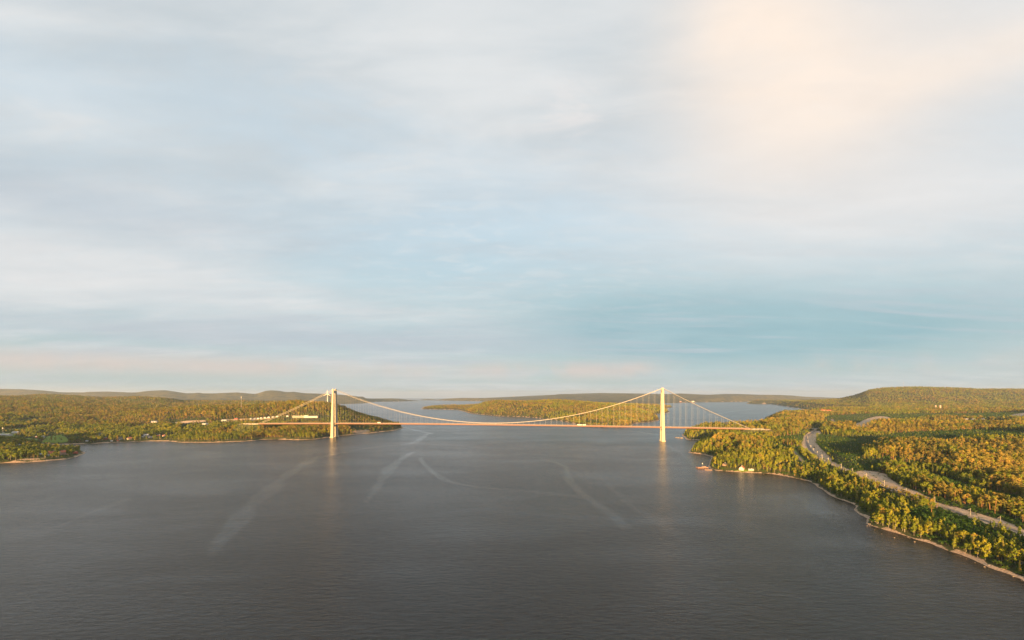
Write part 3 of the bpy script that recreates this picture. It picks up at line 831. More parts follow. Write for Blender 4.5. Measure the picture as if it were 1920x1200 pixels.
# anchorage blocks where the cables come down
for s, nm in ((S_L, -1), (S_R, 1)):
    zd = deck_z(s)
    MB().box(s + nm * 8, 0, zd - 14, 22, 27, 13.2, 0.96).build('anchorage', M['concrete'], bridge)
    if nm < 0:
        MB().box(s - 32, 0, zd - 9, 58, 23, 8.6, 0.98).build('abutment_wall', M['concrete'], bridge)
    else:
        MB().box(s + 30, 0, zd - 8, 22, 21, 7.4, 0.97).build('abutment_wall', M['concrete'], bridge)
    MB().box(s + nm * 2, 0, zd - 30, 5, 20, 26).build('end_pier', M['concrete'], bridge)

def ribbon(name, line, width, m, label, dz=0.0, kind='structure'):
    mb = MB(); n = len(line)
    for i, p in enumerate(line):
        a = np.array(line[max(i - 1, 0)][:2]); c = np.array(line[min(i + 1, n - 1)][:2])
        d_ = (c - a) / (np.linalg.norm(c - a) + 1e-9); nn = np.array([-d_[1], d_[0]]) * width / 2
        z = p[2] + dz - float(curv(p[0], p[1]))
        mb.v += [(p[0] - nn[0], p[1] - nn[1], z), (p[0] + nn[0], p[1] + nn[1], z)]
    for i in range(n - 1):
        mb.f.append((2 * i, 2 * i + 2, 2 * i + 3, 2 * i + 1))
    o = mb.build(name, m)
    if label: tag(o, label, None, None, kind)
    return o
ribbon('road', [(x, y, z) for x, y, z in APP_L], 14, M['asphalt'], 'approach road running left from the bridge', -0.7)
ribbon('road', [(x, y, z) for x, y, z in APP_R], 14, M['asphalt'], 'approach road running right from the bridge', -0.7)

# ------------------------------------------------------------------ railway
ribbon('track_bed', RAIL, 6.0, M['ballast'], 'brown ballast bed of the curving single railway track', 0.35)
track = thing('railway_track', (RAIL[len(RAIL) // 2][0], RAIL[len(RAIL) // 2][1], RAIL[len(RAIL) // 2][2]), 'single railway track curving along the right shore', 'railway')
org = np.array(RAIL[len(RAIL) // 2])
for off in (-0.75, 0.75):
    mb = MB(); line = []
    for i, p in enumerate(RAIL):
        a = np.array(RAIL[max(i - 1, 0)][:2]); c = np.array(RAIL[min(i + 1, len(RAIL) - 1)][:2])
        d_ = (c - a) / np.linalg.norm(c - a)
        line.append((p[0] - d_[1] * off - org[0], p[1] + d_[0] * off - org[1], p[2] + 0.55 - float(curv(p[0], p[1])) - org[2]))
    mb.tube(line, 0.10, 4).build('rail', M['rail'], track)
mb = MB(); dist = 0.0
for p, q in zip(RAIL[:-1], RAIL[1:]):
    L_ = math.dist(p[:2], q[:2]); an_ = math.atan2(q[1] - p[1], q[0] - p[0])
    if p[1] > 1100: break
    for k in np.arange(0, L_, 1.3):
        u = k / L_
        mb.box(p[0] + (q[0] - p[0]) * u - org[0], p[1] + (q[1] - p[1]) * u - org[1], p[2] + (q[2] - p[2]) * u + 0.37 - float(curv(p[0], p[1])) - org[2], 0.3, 2.6, 0.12, 1, an_)
slp = mb.build('sleepers', M['concrete'], track); slp['kind'] = 'stuff'
mast_px = [(1512.5, 822), (1513, 831), (1518, 841), (1524.5, 847), (1533, 852.5), (1544, 858.5), (1557, 866), (1574, 873.5), (1595, 882), (1622, 893.5), (1654, 907), (1695.5, 921), (1748, 937), (1813, 962), (1870, 977.5), (1918, 996)]
def along(px):
    best = min(range(len(RAIL)), key=lambda i: abs(960 + RAIL[i][0] / RAIL[i][1] * F - px[0]) + 2 * abs(to_px(*RAIL[i])[1] - px[1]))
    return best
near_names = ['nearest the frame edge', 'second from the frame edge', 'third from the frame edge', 'fourth from the frame edge', 'fifth from the frame edge', 'sixth from the frame edge', 'seventh from the frame edge', 'eighth from the frame edge', 'ninth from the frame edge', 'tenth from the frame edge', 'eleventh from the frame edge', 'twelfth from the frame edge', 'fourth from the road bridge', 'third from the road bridge', 'second from the road bridge', 'nearest the road bridge']
used_i = set()
for k, px in enumerate(reversed(mast_px)):
    i = min(max(along(px), 1), len(RAIL) - 2)
    while i in used_i: i += 1
    used_i.add(i)
    p = RAIL[i]; d_ = np.array(RAIL[i + 1][:2]) - np.array(RAIL[i - 1][:2]); d_ /= np.linalg.norm(d_)
    nn = np.array([-d_[1], d_[0]]) * (-3.2)
    base = (p[0] + nn[0], p[1] + nn[1], p[2] - float(curv(p[0], p[1])) - 0.2)
    cm = thing('catenary_mast', base, 'grey catenary mast beside the railway, ' + near_names[k], 'mast', 'masts along the railway', math.atan2(-nn[1], -nn[0]))
    MB().box(0, 0, 0, 0.42, 0.42, 9.6, 0.7).build('post', M['galv'], cm)
    MB().box(0, 0, 0, 1.1, 1.1, 0.7, 0.9).build('footing', M['concrete'], cm)
    MB().tube([(0.1, 0, 7.6), (3.3, 0, 7.4)], 0.12, 5).tube([(0.1, 0, 9.0), (2.7, 0, 7.45)], 0.09, 4).build('bracket_arm', M['galv'], cm)
mb = MB().tube([(p[0], p[1], p[2] + 6.2 - float(curv(p[0], p[1]))) for p in RAIL[::3]], 0.04, 3)
tag(mb.build('contact_wire', M['rail']), 'thin overhead wire hung above the railway track', 'wire')

# road bridge over the railway
i = along((1530, 808)); p = RAIL[i]; d_ = np.array(RAIL[i + 1][:2]) - np.array(RAIL[i - 1][:2])
ob = thing('road_overpass', (p[0], p[1], p[2] - float(curv(p[0], p[1]))), 'small concrete road bridge over the far end of the railway', 'bridge', None, 0.12)
MB().box(0, 0, 7.2, 62, 9, 1.5).build('deck', M['concrete'], ob)
MB().box(0, -4.5, 8.68, 62, 0.3, 1.0).build('parapet', M['plaster'], ob)
MB().box(0, 4.5, 8.68, 62, 0.3, 1.0).build('parapet', M['plaster'], ob)
for xx in (-10, 10):
    MB().box(xx, 0, -1, 1.6, 6.5, 8.22).build('pier', M['concrete'], ob)
for xx in (-30, 30):
    MB().box(xx, 0, -1, 6, 9.4, 8.2, 1.02).build('abutment', M['concrete'], ob)

# ------------------------------------------------------------------ vehicles on the bridge
def on_deck(px, lane):
    best = min(np.linspace(S_L, S_R, 2000), key=lambda s: abs(960 + bp_(s, lane)[0] / bp_(s, lane)[1] * F - px))
    q = bp_(best, lane)
    return (float(q[0]), float(q[1]), deck_z(float(best)) + 0.06 - float(curv(q[0], q[1]))), math.atan2(AX[1], AX[0])
def wheels(par, xs_, w_, r):
    for x in xs_:
        for s in (-1, 1):
            wh = MB().tube([(x, s * (w_ - 0.12), r), (x, s * (w_ + 0.12), r)], r, 12).build('wheel', M['tyre'], par)
            MB().tube([(x, s * (w_ + 0.02), r), (x, s * (w_ + 0.14), r)], r * 0.55, 8).build('rim', M['galv'], wh)
def car(px, lane, paint, label):
    loc, rz = on_deck(px, lane)
    c = thing('car', loc, label, 'car', 'cars driving over the bridge', rz)
    sec = [(-2.2, .45, .85), (-2.1, .4, 1.0), (-1.0, .38, 1.02), (0.9, .38, .98), (2.0, .4, .8), (2.25, .45, .65)]
    MB().loft([[(x, -.88, z0), (x, .88, z0), (x, .84, z1), (x, -.84, z1)] for x, z0, z1 in sec]).build('body', paint, c)
    MB().loft([[(x, -.76, .96), (x, .76, .96), (x, .76 - .1, z), (x, -.66, z)] for x, z in ((-2.0, 1.0), (-1.5, 1.42), (-.4, 1.5), (.4, 1.46), (1.15, 1.0))]).build('cabin', M['glass'], c)
    MB().box(-.5, 0, 1.47, 1.5, 1.2, .06).build('roof', paint, c)
    wheels(c, (-1.35, 1.35), .78, .33)
    for s in (-1, 1):
        MB().box(2.2, s * .6, .6, .12, .3, .15).build('headlight', M['paint_white'], c)
def lorry(px, lane, label, ln=16.5, cat='lorry', rigid=False):
    loc, rz = on_deck(px, lane)
    c = thing('lorry', loc, label, cat, None, rz)
    MB().box(-1.6, 0, 1.15, ln - 3.4, 2.55, 2.85).build('trailer_box', M['paint_white'], c)
    MB().box(0, 0, .75, ln - 1, 1.0, .3).build('chassis', M['rail'], c)
    MB().box(ln / 2 - 1.3, 0, .6, 2.3, 2.5, 2.9, .92).build('cab', M['paint_white'], c)
    MB().box(ln / 2 - .24, 0, 2.0, .12, 2.0, .9).build('windscreen', M['glass'], c)
    wheels(c, (-ln / 2 + 1.6, -ln / 2 + 2.9, -ln / 2 + 4.2, ln / 2 - 4.2, ln / 2 - 1.3), 1.05, .5)
lorry(1087, -4.5, 'white articulated lorry on the bridge deck right of midspan', 18)
lorry(1096, -4.5, 'shorter white lorry close behind the long lorry on the bridge', 12)
lorry(711, -4.5, 'white lorry on the bridge deck between left tower and midspan', 12)
car(929, -4.5, M['car_silver'], 'silver car at the middle of the bridge')
car(614, -4.5, M['paint_white'], 'white car on the bridge just left of the left tower')
car(620, 4.0, M['car_silver'], 'silver car in the far lane beside the left tower')
car(743, 4.0, M['car_blue'], 'dark car in the far lane right of the left tower')
car(1258, -4.5, M['paint_white'], 'white car on the bridge just right of the right tower')

# ------------------------------------------------------------------ houses
built = []      # (x, y, radius) kept clear of trees
def house(name, px, size, wall, roof, label, cat='house', rz=0.0, group=None, chimney=True, pos=None, keep=None):
    p = pick(*px) if pos is None else np.array(pos)
    L_, Wd, hh_, g_ = size
    h = thing(name, (p[0], p[1], p[2] - 0.4), label, cat, group, rz)
    built.append((p[0], p[1], (keep if keep else max(L_, Wd) * 0.62 + 3)))
    wl_ = MB().gable_body(0, 0, 0, L_, Wd, hh_, g_).build('wall', M[wall], h)
    rf = MB().gable(0, 0, hh_ + 0.08, L_, Wd, g_, 0.5, 0.28).build('roof', M[roof], h)
    if chimney:
        MB().box(L_ * 0.18, 0.4, hh_ + g_ * 0.6, 0.9, 0.9, g_ * 0.4 + 1.5).build('chimney', M['plaster'], rf)
    nst = 2 if hh_ > 4.5 else 1
    n = max(2, int(L_ / 3.2))
    for st in range(nst):
        for k in range(n):
            x = -L_ / 2 + (k + 0.5) * L_ / n
            if st == 0 and k == n // 2:
                MB().box(x, -Wd / 2 - 0.03, 0.35, 1.1, 0.12, 2.1).build('door', M['timber'], h)
                continue
            wn = MB().box(x, -Wd / 2 - 0.02, 1.3 + st * 2.7, 1.1, 0.10, 1.3).build('window', M['glass'], h)
            MB().box(x, -Wd / 2 - 0.06, 1.18 + st * 2.7, 1.3, 0.16, 0.1).build('sill', M['paint_white'], wn)
    for s in (-1, 1):
        MB().box(s * (L_ / 2 + 0.02), 0, 1.3, 0.10, 1.1, 1.3).build('window', M['glass'], h)
    return h
gL = 'houses along the left shore'
house('house', (189, 817), (12, 9, 5.6, 2.8), 'plaster', 'dark_roof', 'white house with dark roof, leftmost above the left shore', rz=0.3, group=gL)
house('house', (198, 824), (11, 8, 5.4, 3), 'falu', 'dark_roof', 'dark red house with dark roof just below the leftmost white house', rz=-0.3, group=gL)
house('house', (226, 824), (11, 9, 5.2, 3), 'plaster', 'dark_roof', 'white gabled house with dark roof by the left shore', rz=1.2, group=gL)
house('house', (242.5, 824), (11, 9, 5.2, 3.4), 'cream', 'tile', 'cream house with a bright red roof by the left shore', rz=1.15, group=gL)
house('house', (274.5, 818), (15, 9, 5.6, 2.6), 'plaster', 'grey_roof', 'large white house with grey roof above the left shore', rz=0.1, group=gL)
house('shed', (282, 821), (13, 7, 3, 1.6), 'timber', 'grey_roof', 'low grey-roofed shed right of the large white house', 'shed', 0.4, None, False)
house('shed', (268, 819.5), (6, 5, 2.8, 1.4), 'plaster', 'grey_roof', 'small pale outbuilding left of the large white house', 'shed', 0.2, None, False)
house('house', (298, 817.5), (10, 8, 3.6, 2.4), 'falu', 'dark_roof', 'brown-red cottage among trees right of the large white house', rz=0.1, group=gL)
house('house', (308, 818.5), (9, 8, 4.0, 2.2), 'cream', 'tile', 'cream cottage at the edge of the sunlit trees', rz=0.0, group=gL)
house('boathouse', (163, 828), (6, 5, 3.2, 1.6), 'paint_white', 'grey_roof', 'tiny white boathouse at the left end of the shore houses', 'boathouse', 0.2, None, False)
house('boathouse', (209.5, 828), (6, 5, 2.8, 1.8), 'plaster', 'grey_roof', 'pale boathouse on the left shore below the dark red house', 'boathouse', 0.6, None, False)
house('boathouse', (221, 827.5), (6, 5, 2.6, 1.8), 'peach', 'tile', 'ochre boathouse on the left shore below the gabled white house', 'boathouse', 0.4, None, False)
house('house', (110, 806), (9, 8, 5.0, 2.4), 'plaster', 'dark_roof', 'lone white house among dark trees above the green field', rz=0.9, group=None)
house('house', (80, 820), (10, 7, 3.2, 2.0), 'plaster', 'grey_roof', 'white cottage at the left edge of the green field', rz=0.3)
house('house', (71, 820), (12, 7, 3.0, 2.0), 'falu', 'grey_roof', 'low red barn left of the cottage by the green field', 'barn', rz=0.1, chimney=False)
# works yard far left
house('warehouse', (8, 817), (44, 18, 5, 2.2), 'plaster', 'grey_roof', 'long pale warehouse at the left frame edge', 'warehouse', 0.05, None, False)
house('warehouse', (29, 813), (17, 14, 5, 3.0), 'plaster', 'grey_roof', 'pale-roofed hall behind the long warehouse', 'warehouse', 0.5, None, False)
house('warehouse', (9, 822), (15, 8, 3.6, 1.4), 'paint_white', 'grey_roof', 'low white building below the long warehouse', 'building', 0.05, None, False)
house('warehouse', (21, 822), (14, 9, 4.2, 1.6), 'paint_white', 'dark_roof', 'white building with dark openings right of the low white one', 'building', 0.05, None, False)
house('house', (26, 829), (8, 7, 3.6, 2), 'plaster', 'tile', 'small pale house below the works yard', rz=0.2)
house('house', (35, 836), (10, 7, 3.8, 1.4), 'paint_white', 'grey_roof', 'pale blue-grey roofed house among the promontory trees', rz=0.1)
# promontory villas
house('villa', (97, 853.5), (14, 10, 6.0, 4.2), 'peach', 'tile', 'peach villa behind an orange tree on the left promontory', 'house', 0.35, keep=9)
house('villa', (118, 852.5), (13, 11, 6.8, 4.6), 'peach', 'tile', 'tall peach villa with white chimneys in the middle of the promontory', 'house', 1.35, keep=10)
house('villa', (141, 850.5), (10, 7, 3.6, 2.6), 'falu', 'tile', 'low red cottage near the tip of the promontory', 'house', 0.0, keep=8)
house('cottage', (78, 853), (9, 5, 3.0, 1.4), 'plaster', 'grey_roof', 'low grey cottage left of the promontory villas', 'house', 0.0, keep=7)
house('cottage', (90, 854.5), (5, 4, 2.4, 1.0), 'paint_white', 'grey_roof', 'little white hut beside the peach villa', 'hut', 0.0, None, False, keep=5)
# right shore
house('villa', (1391, 881), (12.5, 9, 4.6, 3.6), 'plaster', 'tile', 'white villa with orange-red roof on the right shore lawn', 'house', 0.95, keep=15)
house('cottage', (1408, 882.5), (10, 5, 2.6, 1.4), 'cream', 'plaster', 'low cream summer house right of the white villa', 'house', -0.3, keep=12)
house('cottage', (1359, 873), (8, 6, 3.4, 2.2), 'timber', 'dark_roof', 'brown cottage half hidden in trees left of the white villa', 'house', 0.5, keep=6)
# far houses on the inlet
house('boathouse', (1543, 771), (30, 14, 6, 5), 'peach', 'tile', 'red boathouse at the mouth of the far inlet', 'boathouse', 0.2, keep=45)
house('boathouse', (1554, 771.5), (40, 14, 6, 5), 'peach', 'tile', 'orange-lit boathouse right of the red one on the far inlet', 'boathouse', 0.1, keep=45)
house('house', (1299, 753.8), (60, 30, 16, 10), 'plaster', 'grey_roof', 'white farm on the shore across the far bay', 'house', 0.1, keep=60)
house('house', (1276, 753.8), (36, 22, 10, 8), 'falu', 'grey_roof', 'small farmhouse left of the white farm across the bay', 'house', 0.1, keep=60)
house('house', (1812, 788), (16, 9, 5, 3), 'plaster', 'grey_roof', 'pale-roofed house in the valley, left of three', rz=0.3, keep=22)
house('house', (1825, 788.2), (16, 9, 5, 3), 'paint_white', 'grey_roof', 'white-roofed house in the valley, middle of three', rz=0.1, keep=22)
house('house', (1843, 787.8), (14, 8, 4.5, 3), 'plaster', 'grey_roof', 'pale-roofed house in the valley, right of three', rz=0.2, keep=22)

# hotel and row of cabins on the left hillside
def hotel():
    p = pick(568, 783)
    h = thing('hotel', (p[0], p[1], p[2] - 1.0), 'long flat-roofed white hotel on the hillside behind the left tower', 'hotel', None, 0.03)
    for dx in range(-60, 61, 15): built.append((p[0] + dx, p[1] - 10, 24))
    MB().box(-18, 0, 0, 52, 14, 8.4).build('wall', M['cream'], h)
    MB().box(16, 2, 0, 15.8, 17, 11).build('stair_tower', M['plaster'], h)
    MB().box(45, 1, 0, 42, 13, 7.5).build('wing', M['plaster'], h)
    MB().box(-18, 0, 8.42, 53.5, 15.5, 0.6).build('roof', M['paint_white'], h)
    MB().box(45, 1, 7.5, 43, 14.5, 0.6).build('roof', M['paint_white'], h)
    for st in range(3):
        for k in range(14):
            MB().box(-42 + k * 3.6, -7.02, 0.9 + st * 2.7, 2.2, 0.14, 1.6).build('window', M['glass'], h)
    for k in range(10):
        MB().box(27 + k * 3.9, -5.52, 2.2, 2.0, 0.14, 2.2).build('window', M['glass'], h)
hotel()
cab = [(471, 786), (478, 785.7), (484, 785.3), (490, 784.6), (497, 784), (504, 783.2), (512, 782.6), (520, 782), (539, 781)]
ordn = ['first', 'second', 'third', 'fourth', 'fifth', 'sixth', 'seventh', 'eighth', 'ninth']
for k, c in enumerate(cab):
    house('cabin', c, (8.5, 6.5, 3.0, 2.0), 'paint_white' if k % 3 else 'plaster', 'grey_roof', '%s white cabin from the left in the hillside row' % ordn[k], 'cabin', 0.15 * (k % 3 - 1), 'cabins in a row on the left hillside', False, keep=7)
house('cabin', (421, 789.5), (20, 12, 5, 2), 'plaster', 'grey_roof', 'grey-roofed shed on the pale clearing left of the cabins', 'shed', 0.1, None, False, keep=18)
house('cabin', (443, 786), (12, 9, 4.5, 2.5), 'falu', 'dark_roof', 'dark little house between the shed and the cabins', 'house', 0.3, None, True, keep=12)
house('cabin', (385, 796), (24, 10, 4, 2), 'plaster', 'grey_roof', 'long pale roof half sunk in the trees left of the bridge end', 'shed', 0.05, None, False, keep=16)
house('cabin', (290, 792), (26, 11, 5, 2), 'plaster', 'grey_roof', 'grey shed on the left end of the sandy clearing', 'shed', 0.05, None, False, keep=18)

# dock, barge and jetty
p = pick(1318, 878.5)
dk = thing('pier', (p[0], p[1] + 4, 0), 'rust-red timber pier on piles at the tip of the right shore', 'pier', None, 0.06)
built.append((p[0] + 10, p[1] + 4, 10))
MB().box(0, 0, 1.9, 24, 10, 0.5).build('deck', M['timber'], dk)
MB().box(0, -4.9, 0.7, 24, 0.5, 1.2).build('fender_board', M['rust'], dk)
MB().box(-12.1, 0, 0.7, 0.4, 10, 1.3).build('fender_board', M['rust'], dk)
for x in (-10.5, -5, 0.5, 6, 11):
    for y in (-4.2, 4.2):
        MB().tube([(x, y, -2), (x, y, 2.4)], 0.35, 7).build('pile', M['timber'], dk)
for k in range(16):
    MB().box(-11.2 + k * 1.5, 0, 2.4, 1.3, 10.3, 0.1).build('plank', M['timber'], dk)
MB().box(5, 3, 2.45, 9, 3.5, 0.9).build('kerb_wall', M['peach'], dk)
p = pick(1328, 881.3)
rb = thing('floating_jetty', (p[0], p[1], 0), 'small pale floating jetty in front of the red pier', 'jetty', None, -0.1)
MB().box(0, 0, 0.05, 15, 4, 0.7).build('float', M['peach'], rb)
for k in range(10):
    MB().box(-6.8 + k * 1.5, 0, 0.76, 1.3, 4.2, 0.1).build('plank', M['timber'], rb)
def small_boat(px, label, rz, s=1.0):
    p = P(*px)
    bt = thing('boat', (p[0], p[1], -float(curv(*p))), label, 'boat', None, rz)
    MB().loft([[(x * s, -w_ * s, 0.75 * s), (x * s, -w_ * .6 * s, -.15), (x * s, w_ * .6 * s, -.15), (x * s, w_ * s, 0.75 * s)] for x, w_ in ((-2.6, .9), (-1, 1.1), (1, 1.0), (2.3, .55), (3.0, .08))]).build('hull', M['paint_white'], bt)
    MB().box(0.2 * s, 0, 0.75 * s, 1.8 * s, 1.4 * s, 0.9 * s, .8).build('cabin', M['paint_white'], bt)
    MB().box(1.15 * s, 0, 0.95 * s, .1, 1.1 * s, .5 * s).build('windscreen', M['glass'], bt)
small_boat((1317, 869.5), 'small white boat moored behind the red pier', 1.2)
small_boat((158, 847.5), 'small white boat off the tip of the left promontory', 0.3)
p = P(174.5, 845.5)
by = thing('navigation_buoy', (p[0], p[1], -float(curv(*p))), 'small dark spar buoy in the water off the left promontory', 'buoy')
MB().tube([(0, 0, -.5), (0, 0, .5)], .9, 10).build('float', M['rail'], by)
MB().tube([(0, 0, .5), (0, 0, 4)], .3, 6, .15).build('spar', M['rail'], by)

# ------------------------------------------------------------------ masts, wind turbines, silos
def turbine(x, y, hub, blade, rots, label, px=None):
    z = gz(x, y)
    tb = thing('wind_turbine', (x, y, z), label, 'wind turbine')
    MB().tube([(0, 0, -2), (0, 0, hub)], hub * 0.028, 12, hub * 0.016).build('tower', M['paint_white'], tb, True)
    nac = MB().box(0, 1.0, hub - 1.5, 4, 9, 4).build('nacelle', M['paint_white'], tb)
    MB().tube([(0, -3.6, hub + .3), (0, -5.6, hub + .3)], 1.6, 10, .6).build('hub', M['paint_white'], nac)
    for a in rots:
        dx, dz = math.sin(a), math.cos(a)
        r_ = []
        for k, (u, ch) in enumerate(((0.02, 1.2), (0.15, 2.6), (0.5, 1.8), (0.85, 1.0), (1.0, 0.35))):
            cx, cz = dx * blade * u, hub + .3 + dz * blade * u
            r_.append([(cx - dz * ch, -4.7, cz + dx * ch), (cx, -5.1, cz), (cx + dz * ch, -4.7, cz - dx * ch), (cx, -4.3, cz)])
        MB().loft(r_).build('blade', M['paint_white'], tb)
Yt = 3700.0; Xt = (614 - 960) / F * Yt
hub_z = H - (738.4 - Y0) / F * Yt + float(curv(Xt, Yt))
turbine(Xt, Yt, hub_z - gz(Xt, Yt) - float(curv(Xt, Yt)), 31, (0.0, math.radians(122), math.radians(242)), 'white wind turbine behind the hill just left of the left tower')
Yt = 14200.0; Xt = (963.3 - 960) / F * Yt
hub_z = H - (742.5 - Y0) / F * Yt
turbine(Xt, Yt, hub_z - gz(Xt, Yt), 42, (0.3, 0.3 + 2.094, 0.3 + 4.19), 'tiny far wind turbine on the ridge across the bay')
def lattice(px_base, py_top, label, w_=3.2, Yf=None):
    p = pick(*px_base) if Yf is None else None
    if p is None:
        X = (px_base[0] - 960) / F * Yf; p = np.array((X, Yf, gz(X, Yf)))
    hgt = H - (py_top - Y0) / F * p[1] - p[2]
    lm = thing('radio_mast', tuple(p), label, 'mast')
    for a in range(3):
        c, s = math.cos(a * 2.094), math.sin(a * 2.094)
        MB().tube([(c * w_ / 2, s * w_ / 2, -1), (c * w_ / 3.2, s * w_ / 3.2, hgt)], 0.22, 4).build('leg', M['galv'], lm)
    br = MB(); n = max(6, int(hgt / 6))
    for k in range(n):
        for a in range(3):
            c, s = math.cos(a * 2.094), math.sin(a * 2.094); c2, s2 = math.cos((a + 1) * 2.094), math.sin((a + 1) * 2.094)
            br.tube([(c * w_ / 2.4, s * w_ / 2.4, k * hgt / n), (c2 * w_ / 2.4, s2 * w_ / 2.4, (k + 1) * hgt / n)], 0.10, 3)
    br.build('bracing', M['galv'], lm)
    MB().box(0, 0, hgt - 3, 2.6, 2.6, 3).build('antenna', M['paint_white'], lm)
    MB().box(4, -2, -.5, 5, 4, 3.2).build('equipment_hut', M['plaster'], lm)
    built.append((p[0], p[1], 9))
lattice((452.5, 768), 744, 'tall thin radio mast on the wooded left hillside')
lattice((1694, 730), 716, 'faint radio mast on top of the right hill', 3.0, 6450.0)
lattice((5.5, 812), 802, 'slim floodlight mast at the works yard by the left frame edge', 1.6)
for k, (x_, w_) in enumerate(((1754.5, 9), (1763.0, 12))):
    p = pick(x_, 767.2)
    hgt = 7.2 / F * p[1]
    sl = thing('silo', tuple(p - np.array((0, 0, 2))), ('slimmer' if k == 0 else 'broader') + ' of the two pale silo towers below the right hill', 'silo', 'silo towers below the right hill')
    built.append((p[0], p[1] - 20, 70))
    MB().tube([(0, 0, 0), (0, 0, hgt + 2)], w_ * 0.5, 16, w_ * 0.46).build('shaft', M['peach'], sl, True)
    MB().tube([(0, 0, hgt + 2), (0, 0, hgt + 4)], w_ * 0.52, 16, w_ * 0.2).build('cap', M['grey_roof'], sl)
    MB().box(0, -w_ * 0.5 - 2, 0, 8, 5, 7).build('entrance_block', M['plaster'], sl)

# roads in the valley on the right, and the little lane by the shore
def lane(name, px_line, width, m, label):
    line = [tuple(pick(x, y)) for x, y in px_line]
    line = smooth_line(line, 15)
    g = ground_z(np.array([q[0] for q in line]), np.array([q[1] for q in line]))
    line2 = [(q[0], q[1], gg + 0.35 + float(curv(q[0], q[1]))) for q, gg in zip(line, g)]
    ribbon(name, line2, width, m, label)
    return line2
LANES = [lane('lane', [(1485, 845), (1490, 848), (1496, 855), (1503, 863), (1508, 868)], 6.5, M['ballast'], 'short grey lane through the trees above the right shore'),
         lane('road', [(1560, 786), (1563, 790), (1568, 795)], 12, M['ballast'], 'grey road showing between trees beyond the road bridge'),
         lane('road', [(1960, 776), (1920, 778.5), (1908, 781)], 26, M['ballast'], 'pale wide road coming down at the right frame edge')]

# boulders in the shallows
rock_px = [(1653, 1001), (1677, 1008), (1715, 1016), (1640, 993.5), (1900, 1081), (1846, 1063), (1812, 1048), (1626, 986), (1470, 893.5), (1478, 895), (1432, 889), (1278, 821.5), (1272, 821), (1268, 820.5)]
rock_lab = ['round pale boulder in the water off the spit on the right shore', 'wet pale boulder in the shallows right of the spit', 'flat boulder at the waterline midway along the near right shore', 'reddish boulder on the tip of the spit', 'pale boulder by the water at the right frame edge', 'low dark boulder on the near right shore', 'small boulder below the tallest shore trees', 'boulder at the very end of the spit', 'small rock in the shallows off the curved right beach', 'second small rock in the shallows off the curved beach', 'little stone below the white villa', 'orange rock beside the headland below the bridge', 'flat orange rock of the islet below the bridge', 'outermost orange rock of the islet below the bridge']
for k, (px, lb) in enumerate(zip(rock_px, rock_lab)):
    x, y = P(*px)
    s = 0.5 + 0.2 * (k % 3) if k < 11 else 7.0 - (k - 11) * 1.2
    rr = np.random.default_rng(k)
    rings = []
    for zf, rf in ((-0.4, 1.0), (0.0, 1.05), (0.45, 0.85), (0.75, 0.45)):
        rings.append([((rf * (0.8 + 0.4 * rr.random())) * s * math.cos(a), (rf * (0.8 + 0.4 * rr.random())) * s * 0.8 * math.sin(a), zf * s * (0.7 if k < 11 else 0.5)) for a in np.linspace(0, 2 * math.pi, 9)[:-1]])
    o = MB().loft(rings).build('boulder', M['rock'], None, True, (x, y, -float(curv(x, y))))
    tag(o, lb, 'rock', 'boulders along the right shore')
st_rng = np.random.default_rng(21)
stone_me = []
for k in range(4):
    rings = []
    for zf, rf in ((-0.5, 1.0), (0.0, 1.1), (0.4, 0.85), (0.62, 0.4)):
        rings.append([((rf * (0.75 + 0.5 * st_rng.random())) * math.cos(a), (rf * (0.75 + 0.5 * st_rng.random())) * 0.8 * math.sin(a), zf) for a in np.linspace(0, 2 * math.pi, 8)[:-1]])
    me = MB().loft(rings).mesh('stone'); me.materials.append(M['rock']); stone_me.append(me)
edge_line = smooth_line(A_poly[1:19], 6)
cnt = 0
while cnt < 90:
    q = edge_line[int(st_rng.random() * len(edge_line))]
    off = st_rng.normal() * 3.0
    x, y = q[0] + st_rng.normal() * 3, q[1] + off
    z, dsh = height(LA, np.array([x]), np.array([y]), True)
    if not (-6 < dsh[0] < 5): continue
    o = link('shore_stone', stone_me[cnt % 4], None, (x, y, max(float(z[0]), -0.15) - float(curv(x, y))))
    sc_ = 0.35 + 0.75 * st_rng.random() ** 2.5
    o.scale = (sc_, sc_, sc_ * .8); o.rotation_euler.z = st_rng.random() * 6
    tag(o, 'small stone lying at the waterline of the right shore', 'stone', 'small stones strewn along the right waterline')
    cnt += 1
print('objects done')

